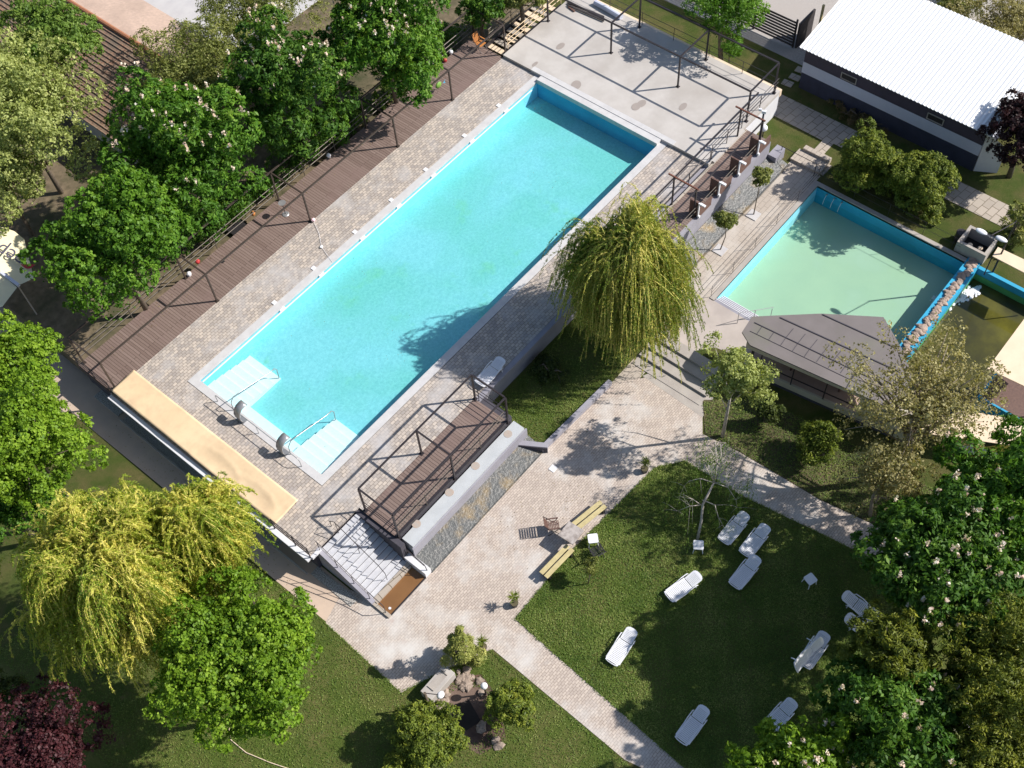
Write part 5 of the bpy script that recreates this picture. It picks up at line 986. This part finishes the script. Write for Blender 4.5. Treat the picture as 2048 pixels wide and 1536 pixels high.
# parasols at the left edge
def parasols():
    t = thing('parasol', 'pale yellow parasol with dark printed letters and a red oval at the left edge', 'parasol', tuple(at(-40, 560, G))[:2] + (G,))
    pts = [at(28, 462, 2.0), at(48, 478, 1.85), at(68, 556, 1.8), at(39, 570, 1.8), at(-60, 500, 2.5), at(-40, 440, 2.3)]
    V = [tuple(p) for p in pts]; MB().add(V, [(0, 1, 2, 3, 4), (0, 4, 5)]).build('canvas', 'canvas', t); b = at(-40, 560, G); MB().tube([b, (b.x, b.y, 2.5)], .04).build('pole', 'steel', t)
    # printed text on the canvas plane
    n = (Vector(V[2]) - Vector(V[3])).cross(Vector(V[4]) - Vector(V[3])).normalized(); n = n if n.z > 0 else -n
    def onp(px, py):
        d_ = RM @ Vector(((px - 1024) / FPX, -(py - 768) / FPX, -1.)); return CAM + d_ * ((Vector(V[3]) - CAM).dot(n) / d_.dot(n)) + n * .03
    cu = bpy.data.curves.new('letters', 'FONT'); cu.body = 'pep'; cu.size = 1; cu.extrude = .004
    to = bpy.data.objects.new('letters', cu); C.objects.link(to); dg = bpy.context.evaluated_depsgraph_get(); me = bpy.data.meshes.new_from_object(to.evaluated_get(dg)); bpy.data.objects.remove(to)
    xs = [v_.co.x for v_ in me.vertices]; wd = max(xs)
    o0, o1 = onp(54, 514), onp(4, 487); X = (o1 - o0) / wd; s = X.length; X.normalize(); Yv = n.cross(X).normalized()
    M = Matrix((( X.x * s, Yv.x * s * 1.0, n.x, o0.x), (X.y * s, Yv.y * s * 1.0, n.y, o0.y), (X.z * s, Yv.z * s * 1.0, n.z, o0.z), (0, 0, 0, 1)))
    me.transform(M); me.transform(Matrix.Translation(-Vector(t.location))); me.materials.clear(); me.materials.append(MT['logo_dark']); link(bpy.data.objects.new('printed_letters', me), t)
    e = [onp(41 + 31 * (i / 10), 529 + 9 * math.sin(math.pi * i / 10)) for i in range(11)]; MB().add([tuple(p) for p in e], [tuple(range(11))]).build('red_oval', 'logo_red', t)
    t = thing('parasol', 'second pale parasol below the printed one, joined by a white gutter', 'parasol', tuple(at(-50, 620, G))[:2] + (G,))
    V = [tuple(p) for p in (at(-20, 528, 2.0), at(34, 575, 1.78), at(5, 613, 1.75), at(-80, 640, 1.9), at(-90, 560, 2.4))]; MB().add(V, [(0, 1, 2, 3, 4)]).build('canvas', 'canvas', t)
    MB().beam(at(-20, 528, 2.06), at(38, 571, 1.87), .14).build('gutter', 'pale_band', t); b = at(37, 573, 1.8); MB().tube([tuple(b), (b.x, b.y, G)], .035).build('pole', 'cement', t)
parasols()
# ---------------------------------------------------------------- small items on the deck
p = at(571, 428, .02); t = thing('pedestal_fan', 'glass topped stand with a round base on the plank deck', 'stand', (p.x, p.y, .012))
MB().cyl((p.x, p.y), .2, .014, .05, 18, .16).build('base', 'steel', t); MB().tube([(p.x, p.y, .05), (p.x, p.y, .85)], .02).build('pole', 'black_metal', t); MB().cyl((p.x, p.y), .16, .82, .88, 18, .2).build('head', 'steel', t)
p = at(877, 170, .5); t = thing('toy_balloon', 'green and blue fish shaped balloon hanging above the plank deck', 'balloon', (p.x, p.y, .02))
MB().ball((p.x, p.y, 1.1 - .6), .19, 12, (1.2, .5, 1)).build('body', 'green_cloth', t, smooth=True); q = Vector((p.x + .27, p.y - .1, .5)); MB().add([q, q + Vector((.2, .0, .14)), q + Vector((.13, 0, 0)), q + Vector((.2, 0, -.14))], [(0, 1, 2), (0, 2, 3)]).build('tail', 'blue_cloth', t); MB().tube([(p.x, p.y, .32), (p.x - .2, p.y, .02)], .006).build('string', 'black', t)
p, q, r_ = at(627, 442, .05), at(643, 494, .03), at(665, 525, .03)
tag(MB().tube([p, (p + q) / 2 + Vector((.1, 0, 0)), q, (q + r_) / 2, r_], .009, 5).build('cable', 'plastic'), 'thin white cable crossing the pool paving to the water', 'cable')
tag(MB().obox((q.x, q.y, .05), (.16, .12, .07), .4).build('float_box', 'plastic', None, bevel=.01), 'small white box on the cable on the pool paving', 'box')
tag(MB().ball((p.x, p.y, .14), .11, 10, (1, 1, .8), .15).build('cloth_bundle', 'cloth_pink'), 'pink and white bundle at the foot of the frame post', 'bundle')
for k, (px, py, mt, lab) in enumerate(((506, 427, 'orange_teak', 'orange clay pot beside the black mat by the deck railing'), (378, 548, 'plastic', 'round white pot by the railing under the linden'), (395, 523, 'red', 'red and orange toy by the railing near the linden'), (657, 311, 'plastic', 'white bag by the railing in the middle of the deck'), (902, 104, 'plastic', 'white statuette on the deck edge under the far chestnut'), (890, 120, 'red', 'red bowl at the deck edge near the white statuette'))):
    p = at(px, py, .12); tag(MB().ball((p.x, max(p.y, 13.6), .13), .13, 12, (1, 1, 1), .06).cyl((p.x, max(p.y, 13.6)), .09, .013, .09, 12).build('flower_pot', mt, None, smooth=False), lab, 'pot')
p = at(478, 457, -.3); tag(MB().obox((p.x, p.y, -.3), (1.0, .8, .1), 0).build('black_mat', 'black'), 'black square mat on the soil behind the deck railing', 'mat')
p = at(485, 462, 0); tag(MB().box(5.9, 6.05, 13.0, 13.1, 0.013, .06).build('flip_flop', 'black'), 'dark slipper lying on the plank deck', 'slipper')
p = [at(x, y, G + .05) for x, y in ((456, 1445), (462, 1480), (492, 1505), (540, 1525), (600, 1545))]
tag(MB().tube(p, .02, 6).build('garden_hose', 'tan_canvas'), 'thin tan garden hose curving over the grass below the maple', 'hose')
# timber pile on the far side of the terrace
t = thing('timber_pile', 'stack of long dark boards lying at the far edge of the concrete terrace', 'boards', (31, 9, .17))
for k in range(4): a = at(1135, 3 + k * 2.5, .25); b = at(1208, 32 + k * 3.3, .25); MB().beam((a.x, a.y, .2 + .05 * (k % 2)), (b.x, b.y, .2 + .05 * (k % 2)), .07).build('board', 'black_slats', t)
a, b = at(1137, 14, .2), at(1149, 23, .2); tag(MB().beam((a.x, a.y, .2), (b.x, b.y, .2), .1).build('loose_plank', 'brown_wood'), 'short loose brown plank beside the board stack', 'plank')
a, b = at(1190, 2, .4), at(1243, 32, .4); t = thing('rolled_cover', 'white and pale blue rolled plastic cover along the far terrace edge', 'plastic roll', (33.3, 9.8, .17)); MB().tube([(a.x, a.y, .3), ((a.x + b.x) / 2, (a.y + b.y) / 2 + .05, .34), (b.x, b.y, .3)], .16, 10).build('roll', 'pale_band', t)
struct('terrace_edge_kerb', MB().box(32.8, 33.0, -2.6, 11.4, -.3, .12), 'tan_canvas')
